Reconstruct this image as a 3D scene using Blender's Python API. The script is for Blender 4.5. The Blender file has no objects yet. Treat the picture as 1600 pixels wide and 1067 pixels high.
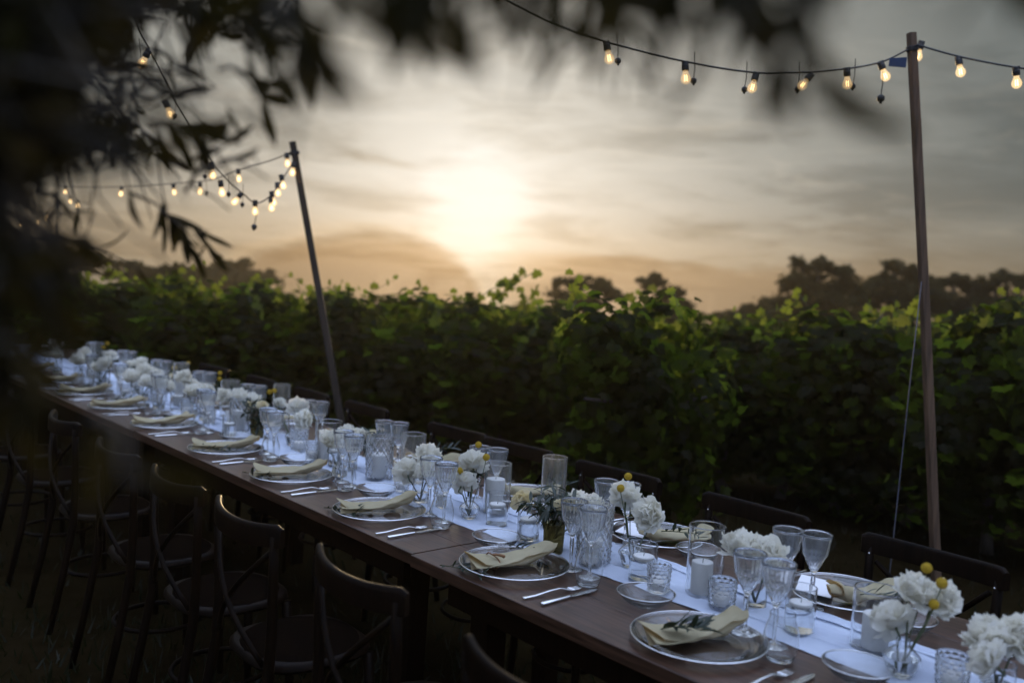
import bpy, math, random
from mathutils import Vector, Matrix, Euler
random.seed(7)
PI = math.pi; R = math.radians
S = bpy.context.scene; C = S.collection

# ------------------------------------------------------------------ camera
F_PX, PITCH, ROLL, CAM_H, YAW = 1431.96, -0.062949, 0.0587467, 1.599265, 0.7315168
cd = bpy.data.cameras.new('camera'); cam = bpy.data.objects.new('camera', cd); C.objects.link(cam)
cd.sensor_width = 36.0; cd.lens = F_PX / 1600 * 36; cd.clip_start = 0.05; cd.clip_end = 3000
cam.matrix_world = Matrix.Translation((0, 0, CAM_H)) @ Matrix.Rotation(PI/2 + PITCH, 4, 'X') @ Matrix.Rotation(ROLL, 4, 'Z')
cd.dof.use_dof = True; cd.dof.focus_distance = 3.0; cd.dof.aperture_fstop = 1.7; cd.dof.aperture_blades = 0
S.camera = cam
S.view_settings.view_transform = 'Standard'; S.view_settings.look = 'None'
S.view_settings.exposure = 0.0; S.view_settings.gamma = 1.0; S.view_settings.use_curve_mapping = False
cy = S.cycles
cy.max_bounces = 14; cy.transmission_bounces = 14; cy.glossy_bounces = 6; cy.diffuse_bounces = 3; cy.transparent_max_bounces = 12
cy.sample_clamp_indirect = 4.0; cy.blur_glossy = 0.6; cy.use_denoising = True

# ------------------------------------------------------------------ sky
SUN_AZ, SUN_EL = -2.4, 4.7
SD = Vector((math.sin(R(SUN_AZ))*math.cos(R(SUN_EL)), math.cos(R(SUN_AZ))*math.cos(R(SUN_EL)), math.sin(R(SUN_EL))))

class V:                                   # tiny node-expression helper
    nt = None
    def __init__(s, sock): s.s = sock
    @staticmethod
    def m(op, *a, clamp=False):
        n = V.nt.nodes.new('ShaderNodeMath'); n.operation = op; n.use_clamp = clamp
        for i, x in enumerate(a):
            if isinstance(x, V): V.nt.links.new(x.s, n.inputs[i])
            else: n.inputs[i].default_value = x
        return V(n.outputs[0])
    def __add__(s, o): return V.m('ADD', s, o)
    __radd__ = __add__
    def __mul__(s, o): return V.m('MULTIPLY', s, o)
    __rmul__ = __mul__
    def __sub__(s, o): return V.m('SUBTRACT', s, o)
    def __rsub__(s, o): return V.m('SUBTRACT', o, s)
    def __truediv__(s, o): return V.m('DIVIDE', s, o)
    def __pow__(s, o): return V.m('POWER', s, o)
def vexp(x): return V.m('EXPONENT', x)
def vmax(a, b): return V.m('MAXIMUM', a, b)
def vmin(a, b): return V.m('MINIMUM', a, b)
def vabs(a): return V.m('ABSOLUTE', a)
def sstep(x, a, b):
    n = V.nt.nodes.new('ShaderNodeMapRange'); n.interpolation_type = 'SMOOTHSTEP'
    V.nt.links.new(x.s, n.inputs[0]); n.inputs[1].default_value = a; n.inputs[2].default_value = b
    n.inputs[3].default_value = 0; n.inputs[4].default_value = 1
    return V(n.outputs[0])
def comb(x, y, z):
    n = V.nt.nodes.new('ShaderNodeCombineXYZ')
    for i, q in enumerate((x, y, z)):
        if isinstance(q, V): V.nt.links.new(q.s, n.inputs[i])
        else: n.inputs[i].default_value = q
    return n.outputs[0]
def vnoise(vec, scale, detail=5, rough=.55, dist=0.0):
    n = V.nt.nodes.new('ShaderNodeTexNoise'); V.nt.links.new(vec, n.inputs['Vector'])
    n.inputs['Scale'].default_value = scale; n.inputs['Detail'].default_value = detail
    n.inputs['Roughness'].default_value = rough; n.inputs['Distortion'].default_value = dist
    return V(n.outputs[0])

W_ = bpy.data.worlds.new('World'); S.world = W_; W_.use_nodes = True
nt = W_.node_tree; nt.nodes.clear(); V.nt = nt
tc = nt.nodes.new('ShaderNodeTexCoord'); sp = nt.nodes.new('ShaderNodeSeparateXYZ')
nt.links.new(tc.outputs['Generated'], sp.inputs[0])
X, Y, Z = (V(o) for o in sp.outputs)
el = V.m('ARCSINE', vmin(vmax(Z, -1.0), 1.0)) * 57.2958
az = V.m('ARCTAN2', X, Y) * 57.2958
ct = vmin(vmax(X*SD.x + Y*SD.y + Z*SD.z, -1.0), 1.0)
th = V.m('ARCCOSINE', ct) * 57.2958
zp = vmax(Z, 0.0) + 0.10
Pc = comb(X/zp, Y/zp, 0.0)
n1 = vnoise(Pc, 0.75, 6, .58, .5)
n2 = vnoise(comb(X/zp + 7.3, Y/zp * 1.3, 3.1), 1.5, 9, .68, .9)
n3 = vnoise(comb(az*0.16, el*0.75, 1.7), 1.0, 8, .66, .5)
# veiled sun and its glow through thin cloud
tw = th + (n3 - 0.5)*3.0 + (n2 - 0.5)*4.5
core = vexp((vmax(tw, 0.0)/2.7)**3.0*-1.0) * 4.0 + vexp((th/5.0)*(th/5.0)*-1.0)*0.45
mid = vexp(th * (-1/7.5)) * 1.6
wide = vexp(th * (-1/15.5)) * 0.68
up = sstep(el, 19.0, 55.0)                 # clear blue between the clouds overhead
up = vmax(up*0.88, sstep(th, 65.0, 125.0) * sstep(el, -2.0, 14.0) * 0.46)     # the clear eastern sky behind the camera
hz = 1.0 - sstep(el, 0.0, 8.0)
bgc = [0.034 + 0.052*hz, 0.062 + 0.026*hz, 0.074 - 0.002*hz]
cl = sstep(n1 + (n3 - 0.5)*0.35, .42, .64)                    # grey cloud sheets
wi = sstep(n2, .50, .72)                    # bright wisps
dk = 1.0 - cl*0.46
wisp = wi * (vexp(th * (-1/16.0))*0.36 + 0.03)
haze = 1.0 - sstep(el, 0.4, 6.5)            # low warm band
d = az + 8.0
q = (vmax(d, 0.0)**3.0)*0.0165 + (vmin(d, 0.0)*vmin(d, 0.0))*0.029
t1 = 3.05 - q - el + (n3 - 0.5)*1.9
bank = sstep(t1 + (n2 - 0.5)*0.9, -.3, 1.1)                  # domed cloud bank left of the sun
rim = sstep(t1, -.7, 0.0) * (1.0 - sstep(t1, 0.0, .55))
t2 = 2.35 - el + (n3 - 0.5)*3.0
band = sstep(t2, -.25, .9) * sstep(az, -3.2, 1.5)
st = vabs(el - 6.95 + (az + 8.3)*0.135 + (n3-.5)*.7)
streak = (1.0 - sstep(st, .08, .42)) * sstep(az, -12.0, -10.0) * (1.0 - sstep(az, -7.5, -5.0))
cols = []
for k, (mc, wc, hc, bc, dc) in enumerate(zip((1, .90, .77), (1, .95, .87), (.68, .60, .51), (.47, .41, .37), (.70, .60, .53))):
    glow = core*(1, .95, .82)[k] + mid*mc + wide*wc
    v = (glow*dk + bgc[k]*(1.0 - cl*0.22) + wisp*(1, .81, .60)[k])
    v = v * (1.0 - haze*(1-hc)) * (1.0 - bank*(1-bc)) * (1.0 - band*(1-dc)) * (1.0 - streak*(.34, .36, .38)[k]) + rim*(.12, .07, .03)[k]
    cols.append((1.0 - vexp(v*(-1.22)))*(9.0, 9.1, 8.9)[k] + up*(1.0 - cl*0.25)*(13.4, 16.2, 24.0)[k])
cc = nt.nodes.new('ShaderNodeCombineColor')
for k in range(3): nt.links.new(cols[k].s, cc.inputs[k])
ns = nt.nodes.new('ShaderNodeTexSky'); ns.sky_type = 'NISHITA'; ns.sun_disc = False
ns.sun_elevation = R(SUN_EL); ns.sun_rotation = R(SUN_AZ); ns.dust_density = 2.0
mx = nt.nodes.new('ShaderNodeMix'); mx.data_type = 'RGBA'; mx.blend_type = 'ADD'; mx.inputs[0].default_value = 0.03
nt.links.new(cc.outputs[0], mx.inputs[6]); nt.links.new(ns.outputs[0], mx.inputs[7])
bg = nt.nodes.new('ShaderNodeBackground'); bg.inputs[1].default_value = 0.1
nt.links.new(mx.outputs[2], bg.inputs[0])
wo = nt.nodes.new('ShaderNodeOutputWorld'); nt.links.new(bg.outputs[0], wo.inputs[0])

sl = bpy.data.lights.new('sun', 'SUN'); sl.energy = 2.0; sl.angle = R(0.7); sl.color = (1, .72, .38)
so = bpy.data.objects.new('sun', sl); C.objects.link(so); so.rotation_euler = (-SD).to_track_quat('-Z', 'Y').to_euler()

# ------------------------------------------------------------------ positions
Uv = Vector((-math.sin(YAW), math.cos(YAW), 0)); Nv = Vector((math.cos(YAW), math.sin(YAW), 0))
TH = 0.75                                   # table height; u runs along the table, n across it
def T(u, n, z=TH): return Uv*u + Nv*n + Vector((0, 0, z))
ROT_N = YAW - PI/2                           # local y -> n, local x -> -u
ROT_F = ROT_N + PI
def far_pt(px, py, depth):                  # a place given by the direction it was surveyed in and its depth
    x = (px-800)/F_PX; y = -(py-533.5)/F_PX; c, s = math.cos(ROLL), math.sin(ROLL)
    a, b = c*x - s*y, s*x + c*y; cp, sn = math.cos(PITCH), math.sin(PITCH)
    v = Vector((a, cp - sn*b, sn + cp*b))
    return v*(depth/v.y) + Vector((0, 0, CAM_H))

# ------------------------------------------------------------------ materials
def mat(name):
    m = bpy.data.materials.new(name); m.use_nodes = True; m.node_tree.nodes.clear()
    o = m.node_tree.nodes.new('ShaderNodeOutputMaterial'); return m, m.node_tree, o
def nd(nt, t, **kw):
    n = nt.nodes.new(t)
    for k, v in kw.items():
        if k in n.inputs: n.inputs[k].default_value = v
        else: setattr(n, k, v)
    return n
def rgba(c): return (c[0], c[1], c[2], 1)
def noise_col(nt, c1, c2, scale, detail=4, stretch=None, lo=.35, hi=.65, obj=True):
    t = nt.nodes.new('ShaderNodeTexCoord'); n = nt.nodes.new('ShaderNodeTexNoise')
    src = t.outputs['Object' if obj else 'Generated']
    if stretch:
        mp = nt.nodes.new('ShaderNodeMapping'); mp.inputs['Scale'].default_value = stretch
        nt.links.new(src, mp.inputs[0]); src = mp.outputs[0]
    nt.links.new(src, n.inputs['Vector']); n.inputs['Scale'].default_value = scale; n.inputs['Detail'].default_value = detail
    r = nt.nodes.new('ShaderNodeValToRGB'); r.color_ramp.elements[0].position = lo; r.color_ramp.elements[1].position = hi
    r.color_ramp.elements[0].color = rgba(c1); r.color_ramp.elements[1].color = rgba(c2)
    nt.links.new(n.outputs[0], r.inputs[0]); return r.outputs[0], n.outputs[0]
def bump(nt, h, strength, dist):
    b = nt.nodes.new('ShaderNodeBump'); b.inputs['Strength'].default_value = strength; b.inputs['Distance'].default_value = dist
    nt.links.new(h, b.inputs['Height']); return b.outputs[0]
def principled(name, c1, c2=None, rough=.5, scale=8, stretch=None, metal=0, bmp=0, bdist=.002, spec=.5, coat=0):
    m, nt, o = mat(name); p = nt.nodes.new('ShaderNodeBsdfPrincipled')
    p.inputs['Roughness'].default_value = rough; p.inputs['Metallic'].default_value = metal
    p.inputs['Specular IOR Level'].default_value = spec; p.inputs['Coat Weight'].default_value = coat
    col, h = noise_col(nt, c1, c2 or c1, scale, 5, stretch)
    nt.links.new(col, p.inputs['Base Color'])
    if bmp: nt.links.new(bump(nt, h, bmp, bdist), p.inputs['Normal'])
    nt.links.new(p.outputs[0], o.inputs[0]); return m
def leafy(name, dif, dif2, trans, fac=.5, scale=3, gloss=.06, rough=.45):
    m, nt, o = mat(name)
    col, h = noise_col(nt, dif, dif2, scale)
    d = nd(nt, 'ShaderNodeBsdfDiffuse'); nt.links.new(col, d.inputs['Color'])
    t = nd(nt, 'ShaderNodeBsdfTranslucent', Color=rgba(trans))
    a = nd(nt, 'ShaderNodeMixShader', Fac=fac); nt.links.new(d.outputs[0], a.inputs[1]); nt.links.new(t.outputs[0], a.inputs[2])
    g = nd(nt, 'ShaderNodeBsdfGlossy', Roughness=rough); b = nd(nt, 'ShaderNodeMixShader', Fac=gloss)
    nt.links.new(a.outputs[0], b.inputs[1]); nt.links.new(g.outputs[0], b.inputs[2]); nt.links.new(b.outputs[0], o.inputs[0]); return m
def glassy(name, ior=1.45, rough=0.0, film=.05, tint=(.995, .998, .997), filmcol=(.8, .8, .76)):
    # glass with a thin film of dust and moisture
    m, nt, o = mat(name)
    g = nd(nt, 'ShaderNodeBsdfGlass', Color=rgba(tint), Roughness=rough, IOR=ior)
    d = nd(nt, 'ShaderNodeBsdfDiffuse', Color=rgba(filmcol)); t = nd(nt, 'ShaderNodeBsdfTranslucent', Color=rgba(filmcol))
    a = nd(nt, 'ShaderNodeMixShader', Fac=.65); nt.links.new(d.outputs[0], a.inputs[1]); nt.links.new(t.outputs[0], a.inputs[2])
    tcn = nt.nodes.new('ShaderNodeTexCoord'); n = nd(nt, 'ShaderNodeTexNoise', Scale=14.0, Detail=4.0)
    nt.links.new(tcn.outputs['Object'], n.inputs['Vector'])
    r = nd(nt, 'ShaderNodeMapRange'); nt.links.new(n.outputs[0], r.inputs[0])
    r.inputs[1].default_value = .3; r.inputs[2].default_value = .7; r.inputs[3].default_value = film*.4; r.inputs[4].default_value = film*1.6
    b = nd(nt, 'ShaderNodeMixShader'); nt.links.new(r.outputs[0], b.inputs[0])
    nt.links.new(g.outputs[0], b.inputs[1]); nt.links.new(a.outputs[0], b.inputs[2]); nt.links.new(b.outputs[0], o.inputs[0]); return m
def emis(name, c, st):
    m, nt, o = mat(name); e = nd(nt, 'ShaderNodeEmission', Color=rgba(c), Strength=st); nt.links.new(e.outputs[0], o.inputs[0]); return m

M = {}
M['glass'] = glassy('clear glass', 1.45, 0, .012)
M['dusty'] = glassy('dusty glass', 1.45, 0, .055, filmcol=(.82, .78, .68))
M['crystal'] = glassy('cut crystal', 1.52, .0, .022, filmcol=(.85, .87, .9))
M['wineglass'] = glassy('fluted glass', 1.48, 0, .035, filmcol=(.82, .85, .88))
M['water'] = glassy('water', 1.33, 0, .006, tint=(.99, .996, 1))
M['amber'] = glassy('mercury glass', 1.5, .10, .16, tint=(.62, .58, .40), filmcol=(.42, .36, .16))
m, nt, o = mat('lit bulb glass')
g_ = nd(nt, 'ShaderNodeBsdfGlass', IOR=1.2); g_.inputs['Roughness'].default_value = 0
e_ = nd(nt, 'ShaderNodeEmission', Color=(1, .66, .30, 1), Strength=2.4); a_ = nd(nt, 'ShaderNodeMixShader', Fac=.13)
nt.links.new(g_.outputs[0], a_.inputs[1]); nt.links.new(e_.outputs[0], a_.inputs[2]); nt.links.new(a_.outputs[0], o.inputs[0]); M['bulbglass'] = m
M['wax'] = leafy('candle wax', (.87, .86, .83), (.89, .88, .86), (.86, .84, .78), .22, 20, .03, .4)
M['wick'] = principled('wick', (.05, .04, .03), rough=.9)
M['petal'] = leafy('peony petal', (.87, .85, .76), (.89, .88, .83), (.92, .88, .74), .42, 30, .02, .5)
M['heart'] = leafy('peony heart', (.80, .76, .60), (.84, .83, .76), (.80, .72, .48), .40, 40, .02, .5)
M['rose'] = leafy('rose petal', (.82, .74, .48), (.84, .79, .60), (.84, .68, .34), .40, 30, .03, .5)
M['billy'] = principled('craspedia', (.34, .21, .008), (.52, .35, .015), .8, 300, bmp=.5, bdist=.001)
M['stem'] = leafy('flower stem', (.035, .05, .015), (.06, .08, .02), (.06, .09, .02), .2, 20)
M['olive'] = leafy('olive leaf', (.020, .032, .022), (.040, .055, .038), (.04, .06, .02), .2, 9, .05, .4)
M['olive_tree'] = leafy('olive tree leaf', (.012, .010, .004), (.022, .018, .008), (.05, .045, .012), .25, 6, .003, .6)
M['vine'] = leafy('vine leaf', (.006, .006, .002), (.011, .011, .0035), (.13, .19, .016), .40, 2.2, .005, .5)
M['vine_pale'] = leafy('top-lit vine leaf', (.020, .026, .008), (.034, .040, .012), (.30, .36, .04), .5, 2.2, .008, .5)  # shoot leaves: light on the vine tops put into a brighter colour
M['far'] = leafy('far foliage', (.022, .022, .010), (.038, .036, .016), (.06, .05, .015), .25, .6, 0.0)
M['bark'] = principled('bark', (.04, .032, .024), (.085, .07, .055), .9, 14, (1, 1, .25), bmp=.7, bdist=.01)
M['table'] = principled('stained table wood', (.026, .0125, .007), (.090, .044, .026), .34, 10, (.55, 8, 8), bmp=.25, bdist=.0018, spec=.55)
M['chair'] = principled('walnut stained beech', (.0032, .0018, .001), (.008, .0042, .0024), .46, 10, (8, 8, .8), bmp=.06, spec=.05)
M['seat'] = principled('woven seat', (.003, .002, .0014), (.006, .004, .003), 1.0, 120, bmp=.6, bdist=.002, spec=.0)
M['pole'] = principled('planed pine pole', (.055, .030, .016), (.13, .074, .040), .75, 6, (9, 9, .5), bmp=.6, bdist=.004)
M['pole_dark'] = principled('dark wood pole', (.018, .013, .009), (.040, .030, .021), .85, 6, (9, 9, .5), bmp=.6, bdist=.004)  # darker, greyer tones than the planed pole
M['cord'] = principled('black rubber', (.012, .012, .013), (.02, .02, .02), .55, 30)
M['rope'] = principled('pale guy rope', (.04, .04, .05), (.06, .06, .075), .8, 80)
M['tag'] = principled('blue tag', (.05, .09, .2), rough=.6)
M['steel'] = principled('polished steel', (.74, .74, .75), (.80, .80, .80), .14, 40, metal=1)
M['silver'] = principled('silver rim', (.78, .78, .80), (.85, .85, .86), .22, 60, metal=1)
M['cord_brown'] = principled('brown leather cord', (.17, .075, .025), (.24, .11, .04), .6, 60)
M['card'] = principled('menu card', (.80, .80, .82), rough=.7)
M['soil'] = None
# linen napkin
def cloth(name, c1, c2, trans, fac, weave):
    m, nt, o = mat(name)
    t = nt.nodes.new('ShaderNodeTexCoord')
    w1 = nd(nt, 'ShaderNodeTexWave', Scale=weave, wave_type='BANDS', bands_direction='X'); w1.inputs['Distortion'].default_value = 1.2
    w2 = nd(nt, 'ShaderNodeTexWave', Scale=weave, wave_type='BANDS', bands_direction='Y'); w2.inputs['Distortion'].default_value = 1.2
    for w in (w1, w2): nt.links.new(t.outputs['Object'], w.inputs['Vector'])
    ad = nd(nt, 'ShaderNodeMath', operation='ADD'); nt.links.new(w1.outputs[1], ad.inputs[0]); nt.links.new(w2.outputs[1], ad.inputs[1])
    b = bump(nt, ad.outputs[0], .25, .0006)
    col, h = noise_col(nt, c1, c2, 9)
    d = nd(nt, 'ShaderNodeBsdfDiffuse'); nt.links.new(col, d.inputs['Color']); nt.links.new(b, d.inputs['Normal'])
    tr = nd(nt, 'ShaderNodeBsdfTranslucent', Color=rgba(trans)); nt.links.new(b, tr.inputs['Normal'])
    a = nd(nt, 'ShaderNodeMixShader', Fac=fac); nt.links.new(d.outputs[0], a.inputs[1]); nt.links.new(tr.outputs[0], a.inputs[2])
    nt.links.new(a.outputs[0], o.inputs[0]); return m
M['linen'] = cloth('cream linen', (.46, .41, .26), (.55, .49, .33), (.60, .34, .10), .28, 260)
M['runner'] = cloth('white runner gauze', (.58, .64, .77), (.64, .70, .81), (.7, .74, .82), .10, 300)
FILA = emis('lamp filament', (1, .60, .24), 60)

# ------------------------------------------------------------------ mesh helpers
class MB:
    def __init__(s): s.v = []; s.f = []
    def add(s, vs, fs, mx=None):
        o = len(s.v); s.v += [tuple(mx @ Vector(p)) if mx else tuple(p) for p in vs]
        s.f += [tuple(i+o for i in f) for f in fs]; return s
    def box(s, a, b, mx=None):
        x0, y0, z0 = a; x1, y1, z1 = b
        return s.add([(x0,y0,z0),(x1,y0,z0),(x1,y1,z0),(x0,y1,z0),(x0,y0,z1),(x1,y0,z1),(x1,y1,z1),(x0,y1,z1)],
                     [(3,2,1,0),(4,5,6,7),(0,1,5,4),(1,2,6,5),(2,3,7,6),(3,0,4,7)], mx)
    def tube(s, pts, rad, seg=8, cap=True, flat=None):
        pts = [Vector(p) for p in pts]; n = len(pts); vs = []; up = None
        for i, p in enumerate(pts):
            d = (pts[min(i+1, n-1)] - pts[max(i-1, 0)])
            if d.length < 1e-9: d = Vector((0,0,1))
            d.normalize()
            if up is None: up = d.orthogonal().normalized()
            else:
                up = up - d*up.dot(d)
                up = up.normalized() if up.length > 1e-6 else d.orthogonal().normalized()
            b = d.cross(up); r = rad[i] if isinstance(rad, (list, tuple)) else rad
            for k in range(seg):
                a = 2*PI*k/seg; vs.append(p + up*(r*math.cos(a)) + b*(r*math.sin(a)))
        fs = []
        for i in range(n-1):
            for k in range(seg):
                k2 = (k+1) % seg; fs.append((i*seg+k, i*seg+k2, (i+1)*seg+k2, (i+1)*seg+k))
        if cap: fs.append(tuple(range(seg-1, -1, -1))); fs.append(tuple((n-1)*seg+k for k in range(seg)))
        return s.add(vs, fs)
    def lathe(s, prof, seg=32, fn=None, close=False):
        vs = []; idx = []
        for i, (r, z) in enumerate(prof):
            if r < 1e-7: idx.append([len(vs)]); vs.append((0, 0, z))
            else:
                row = []
                for k in range(seg):
                    a = 2*PI*k/seg; q = r + (fn(a, z, i) if fn else 0); row.append(len(vs)); vs.append((q*math.cos(a), q*math.sin(a), z))
                idx.append(row)
        fs = []; m = len(prof)
        for i in range(m if close else m-1):
            a, b = idx[i], idx[(i+1) % m]
            for k in range(seg):
                k2 = (k+1) % seg
                if len(a) == 1 and len(b) == 1: continue
                if len(a) == 1: fs.append((a[0], b[k2], b[k]))
                elif len(b) == 1: fs.append((a[k], a[k2], b[0]))
                else: fs.append((a[k], a[k2], b[k2], b[k]))
        return s.add(vs, fs)
    def grid(s, fn, nu, nv, mx=None, thick=0):
        vs = [fn(i/nu, j/nv) for j in range(nv+1) for i in range(nu+1)]; w = nu+1
        fs = [(j*w+i, j*w+i+1, (j+1)*w+i+1, (j+1)*w+i) for j in range(nv) for i in range(nu)]
        return s.add(vs, fs, mx)
    def mesh(s, name, m, smooth=True, sharp=None):
        me = bpy.data.meshes.new(name); me.from_pydata(s.v, [], s.f); me.materials.append(m)
        if smooth:
            me.polygons.foreach_set('use_smooth', [True]*len(me.polygons))
            if sharp: me.set_sharp_from_angle(angle=R(sharp))
        me.update(); return me
def ob(name, me, parent=None, loc=None, rot=None, scale=None):
    o = bpy.data.objects.new(name, me); C.objects.link(o)
    if parent: o.parent = parent
    if loc is not None: o.location = loc
    if rot is not None: o.rotation_euler = rot
    if scale is not None: o.scale = scale if hasattr(scale, '__len__') else (scale,)*3
    return o
def tag(o, label, cat, group=None, kind=None):
    if label: o['label'] = label
    if cat: o['category'] = cat
    if group: o['group'] = group
    if kind: o['kind'] = kind
    return o
def thing(name, label, cat, loc=(0,0,0), rz=0, group=None):
    o = bpy.data.objects.new(name, None); C.objects.link(o); o.location = loc; o.rotation_euler = (0, 0, rz); o.empty_display_size = .05
    return tag(o, label, cat, group)
def dup(root, loc, rz, label, scale=None):
    r = root.copy(); C.objects.link(r); r.location = loc; r.rotation_euler = (0, 0, rz); r['label'] = label
    if scale is not None: r.scale = (scale,)*3 if not hasattr(scale, '__len__') else scale
    for ch in list(root.children):
        c = ch.copy(); C.objects.link(c); c.parent = r
        for g in list(ch.children):
            d_ = g.copy(); C.objects.link(d_); d_.parent = c
    return r
class Kind:                                 # builds the first one, copies the others
    def __init__(s, build): s.build = build; s.first = None
    def __call__(s, loc, rz, label, scale=None):
        if s.first is None:
            s.first = s.build(); s.first.location = loc; s.first.rotation_euler = (0, 0, rz); s.first['label'] = label
            if scale is not None: s.first.scale = (scale,)*3 if not hasattr(scale, '__len__') else scale
            return s.first
        return dup(s.first, loc, rz, label, scale if scale is not None else 1.0)
ORD = ['first', 'second', 'third', 'fourth', 'fifth', 'sixth', 'seventh', 'eighth', 'ninth', 'tenth', 'eleventh', 'twelfth', 'thirteenth', 'fourteenth']
def rnd(a, b): return random.uniform(a, b)

# ------------------------------------------------------------------ ground
m, nt, o = mat('dark vineyard ground'); V.nt = nt
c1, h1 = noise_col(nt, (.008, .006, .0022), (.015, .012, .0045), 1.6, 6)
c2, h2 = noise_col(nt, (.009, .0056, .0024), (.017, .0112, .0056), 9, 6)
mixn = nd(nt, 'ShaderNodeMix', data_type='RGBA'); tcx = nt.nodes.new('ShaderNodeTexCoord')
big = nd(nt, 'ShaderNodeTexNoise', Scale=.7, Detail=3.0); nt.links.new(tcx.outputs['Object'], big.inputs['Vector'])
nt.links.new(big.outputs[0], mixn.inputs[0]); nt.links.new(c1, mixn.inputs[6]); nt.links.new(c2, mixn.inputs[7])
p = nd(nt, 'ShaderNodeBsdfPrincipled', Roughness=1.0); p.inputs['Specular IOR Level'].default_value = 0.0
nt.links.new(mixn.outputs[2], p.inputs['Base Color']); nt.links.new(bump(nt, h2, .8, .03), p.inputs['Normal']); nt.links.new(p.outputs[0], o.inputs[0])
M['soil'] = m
gb = MB(); 
def ground_z(y): return -.026*max(0, y-16)            # the land falls away behind the vineyard
ys = [-60, -30, 0, 4, 8, 12, 16, 18, 22, 30, 45, 70, 100, 140]
gb.add([(x, y, ground_z(y)) for y in ys for x in range(-160, 161, 16)], [(j*21+i, j*21+i+1, (j+1)*21+i+1, (j+1)*21+i) for j in range(len(ys)-1) for i in range(20)])
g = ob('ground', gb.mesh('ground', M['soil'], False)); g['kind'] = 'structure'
# grass between the tables and the vines and in front of the near chairs
gr = MB()
for i in range(15000):
    if i % 3: x, y = rnd(-6, 5.5), rnd(1.2, 8.5)
    else: x, y = rnd(-3.5, 1.2), rnd(.8, 4)
    hh = rnd(.03, .09); a = rnd(0, 2*PI); w = rnd(.003, .006); lx, ly = rnd(-.04, .04), rnd(-.04, .04)
    ca, sa = math.cos(a)*w, math.sin(a)*w
    gr.add([(x-ca, y-sa, 0), (x+ca, y+sa, 0), (x+lx*.5+ca*.7, y+ly*.5+sa*.7, hh*.6), (x+lx, y+ly, hh)], [(0, 1, 2), (0, 2, 3)])
M['grass'] = leafy('grass blade', (.009, .011, .004), (.016, .018, .006), (.02, .025, .006), .35, 1.5, .02)
tag(ob('grass', gr.mesh('grass', M['grass'], False)), 'short dark grass between the long table and the vines', 'grass', kind='stuff')

# ------------------------------------------------------------------ tables
TE0, TE1, TT = 1.653, 2.628, .036
def table_section(u0, u1, label, dz=0, dn=0):
    t = thing('trestle_table', label, 'table', T((u0+u1)/2, (TE0+TE1)/2 + dn, 0), ROT_N, 'dark trestle tables in one long row')
    L = (u1-u0)/2 - .004; w = (TE1-TE0)/5
    for k in range(5):
        b = MB(); y0 = -(TE1-TE0)/2 + k*w + .0008; y1 = y0 + w - .0016; ch = .0015
        zt = TH + dz - (.0006 if k % 2 else 0)
        prof = [(y0, TH-TT), (y1, TH-TT), (y1, zt-ch), (y1-ch, zt), (y0+ch, zt), (y0, zt-ch)]
        n = len(prof); vs = [(x, p_[0], p_[1]) for x in (-L, L) for p_ in prof]
        fs = [(i, (i+1) % n, n+(i+1) % n, n+i) for i in range(n)] + [tuple(range(n-1, -1, -1)), tuple(range(n, 2*n))]
        b.add(vs, fs); ob('plank', b.mesh('plank', M['table'], False), t)
    a = MB(); W2 = (TE1-TE0)/2
    a.box((-L+.12, -W2+.06, TH-.13), (L-.12, -W2+.085, TH-TT-.001)); a.box((-L+.12, W2-.085, TH-.13), (L-.12, W2-.06, TH-TT-.001))
    ob('apron', a.mesh('apron', M['chair'], False), t)
    for sx in (-1, 1):
        for sy in (-1, 1):
            l = MB(); x = sx*(L-.2); y = sy*(W2-.16)
            l.add([(x-.035,y-.035,0),(x+.035,y-.035,0),(x+.035,y+.035,0),(x-.035,y+.035,0),(x-.04,y-.04,TH-TT-.001),(x+.04,y-.04,TH-TT-.001),(x+.04,y+.04,TH-TT-.001),(x-.04,y+.04,TH-TT-.001)],
                  [(3,2,1,0),(4,5,6,7),(0,1,5,4),(1,2,6,5),(2,3,7,6),(3,0,4,7)])
            ob('leg', l.mesh('leg', M['chair'], False), t)
    return t
table_section(-.15, 2.25, 'dark wood table at the right end, nearest the camera', 0, -.004)
table_section(2.25, 4.65, 'dark wood table left of the visible joint, second from the right', 0, .006)
table_section(4.65, 7.05, 'dark wood table third from the right, towards the far left', 0, -.002)
table_section(7.05, 9.45, 'dark wood table at the far left end under the olive tree', 0, .004)
# runner: gauze gathered in long folds
def runner_fn(a, b):
    u = -.12 + a*9.4; e0 = 2.008 + .012*math.sin(u*1.7) + .006*math.sin(u*4.1+1); e1 = 2.288 + .02*math.sin(u*.9+.5) + .05*max(0, min(1, (u-1.6)/1.5))
    n = e0 + (e1-e0)*b; ph = .55*math.sin(u*1.1+.4) + .30*math.sin(u*3.3+b*4) + .14*math.sin(u*7.9+b*9+1)
    f_ = b*3.9 + ph + .35*math.sin(b*6+u*.8); z = .002 + (.0085+.0060*math.sin(u*2.9+b*11))*(abs(math.sin(f_*PI))**.6) * min(1, b*10, (1-b)*10) + .0011*math.sin(u*23+b*30) + .0008*math.sin(u*61-b*17) + .0006*math.sin(u*97+b*41)
    n += .0125*math.sin(f_*2*PI)*min(1, b*6, (1-b)*6)
    return tuple(T(u, n, TH + max(z, .0015)))
rb = MB(); rb.grid(runner_fn, 420, 130)
tag(ob('table_runner', rb.mesh('table_runner', M['runner'])), 'white gauze runner gathered in long folds down the middle of the tables', 'table runner')

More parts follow.
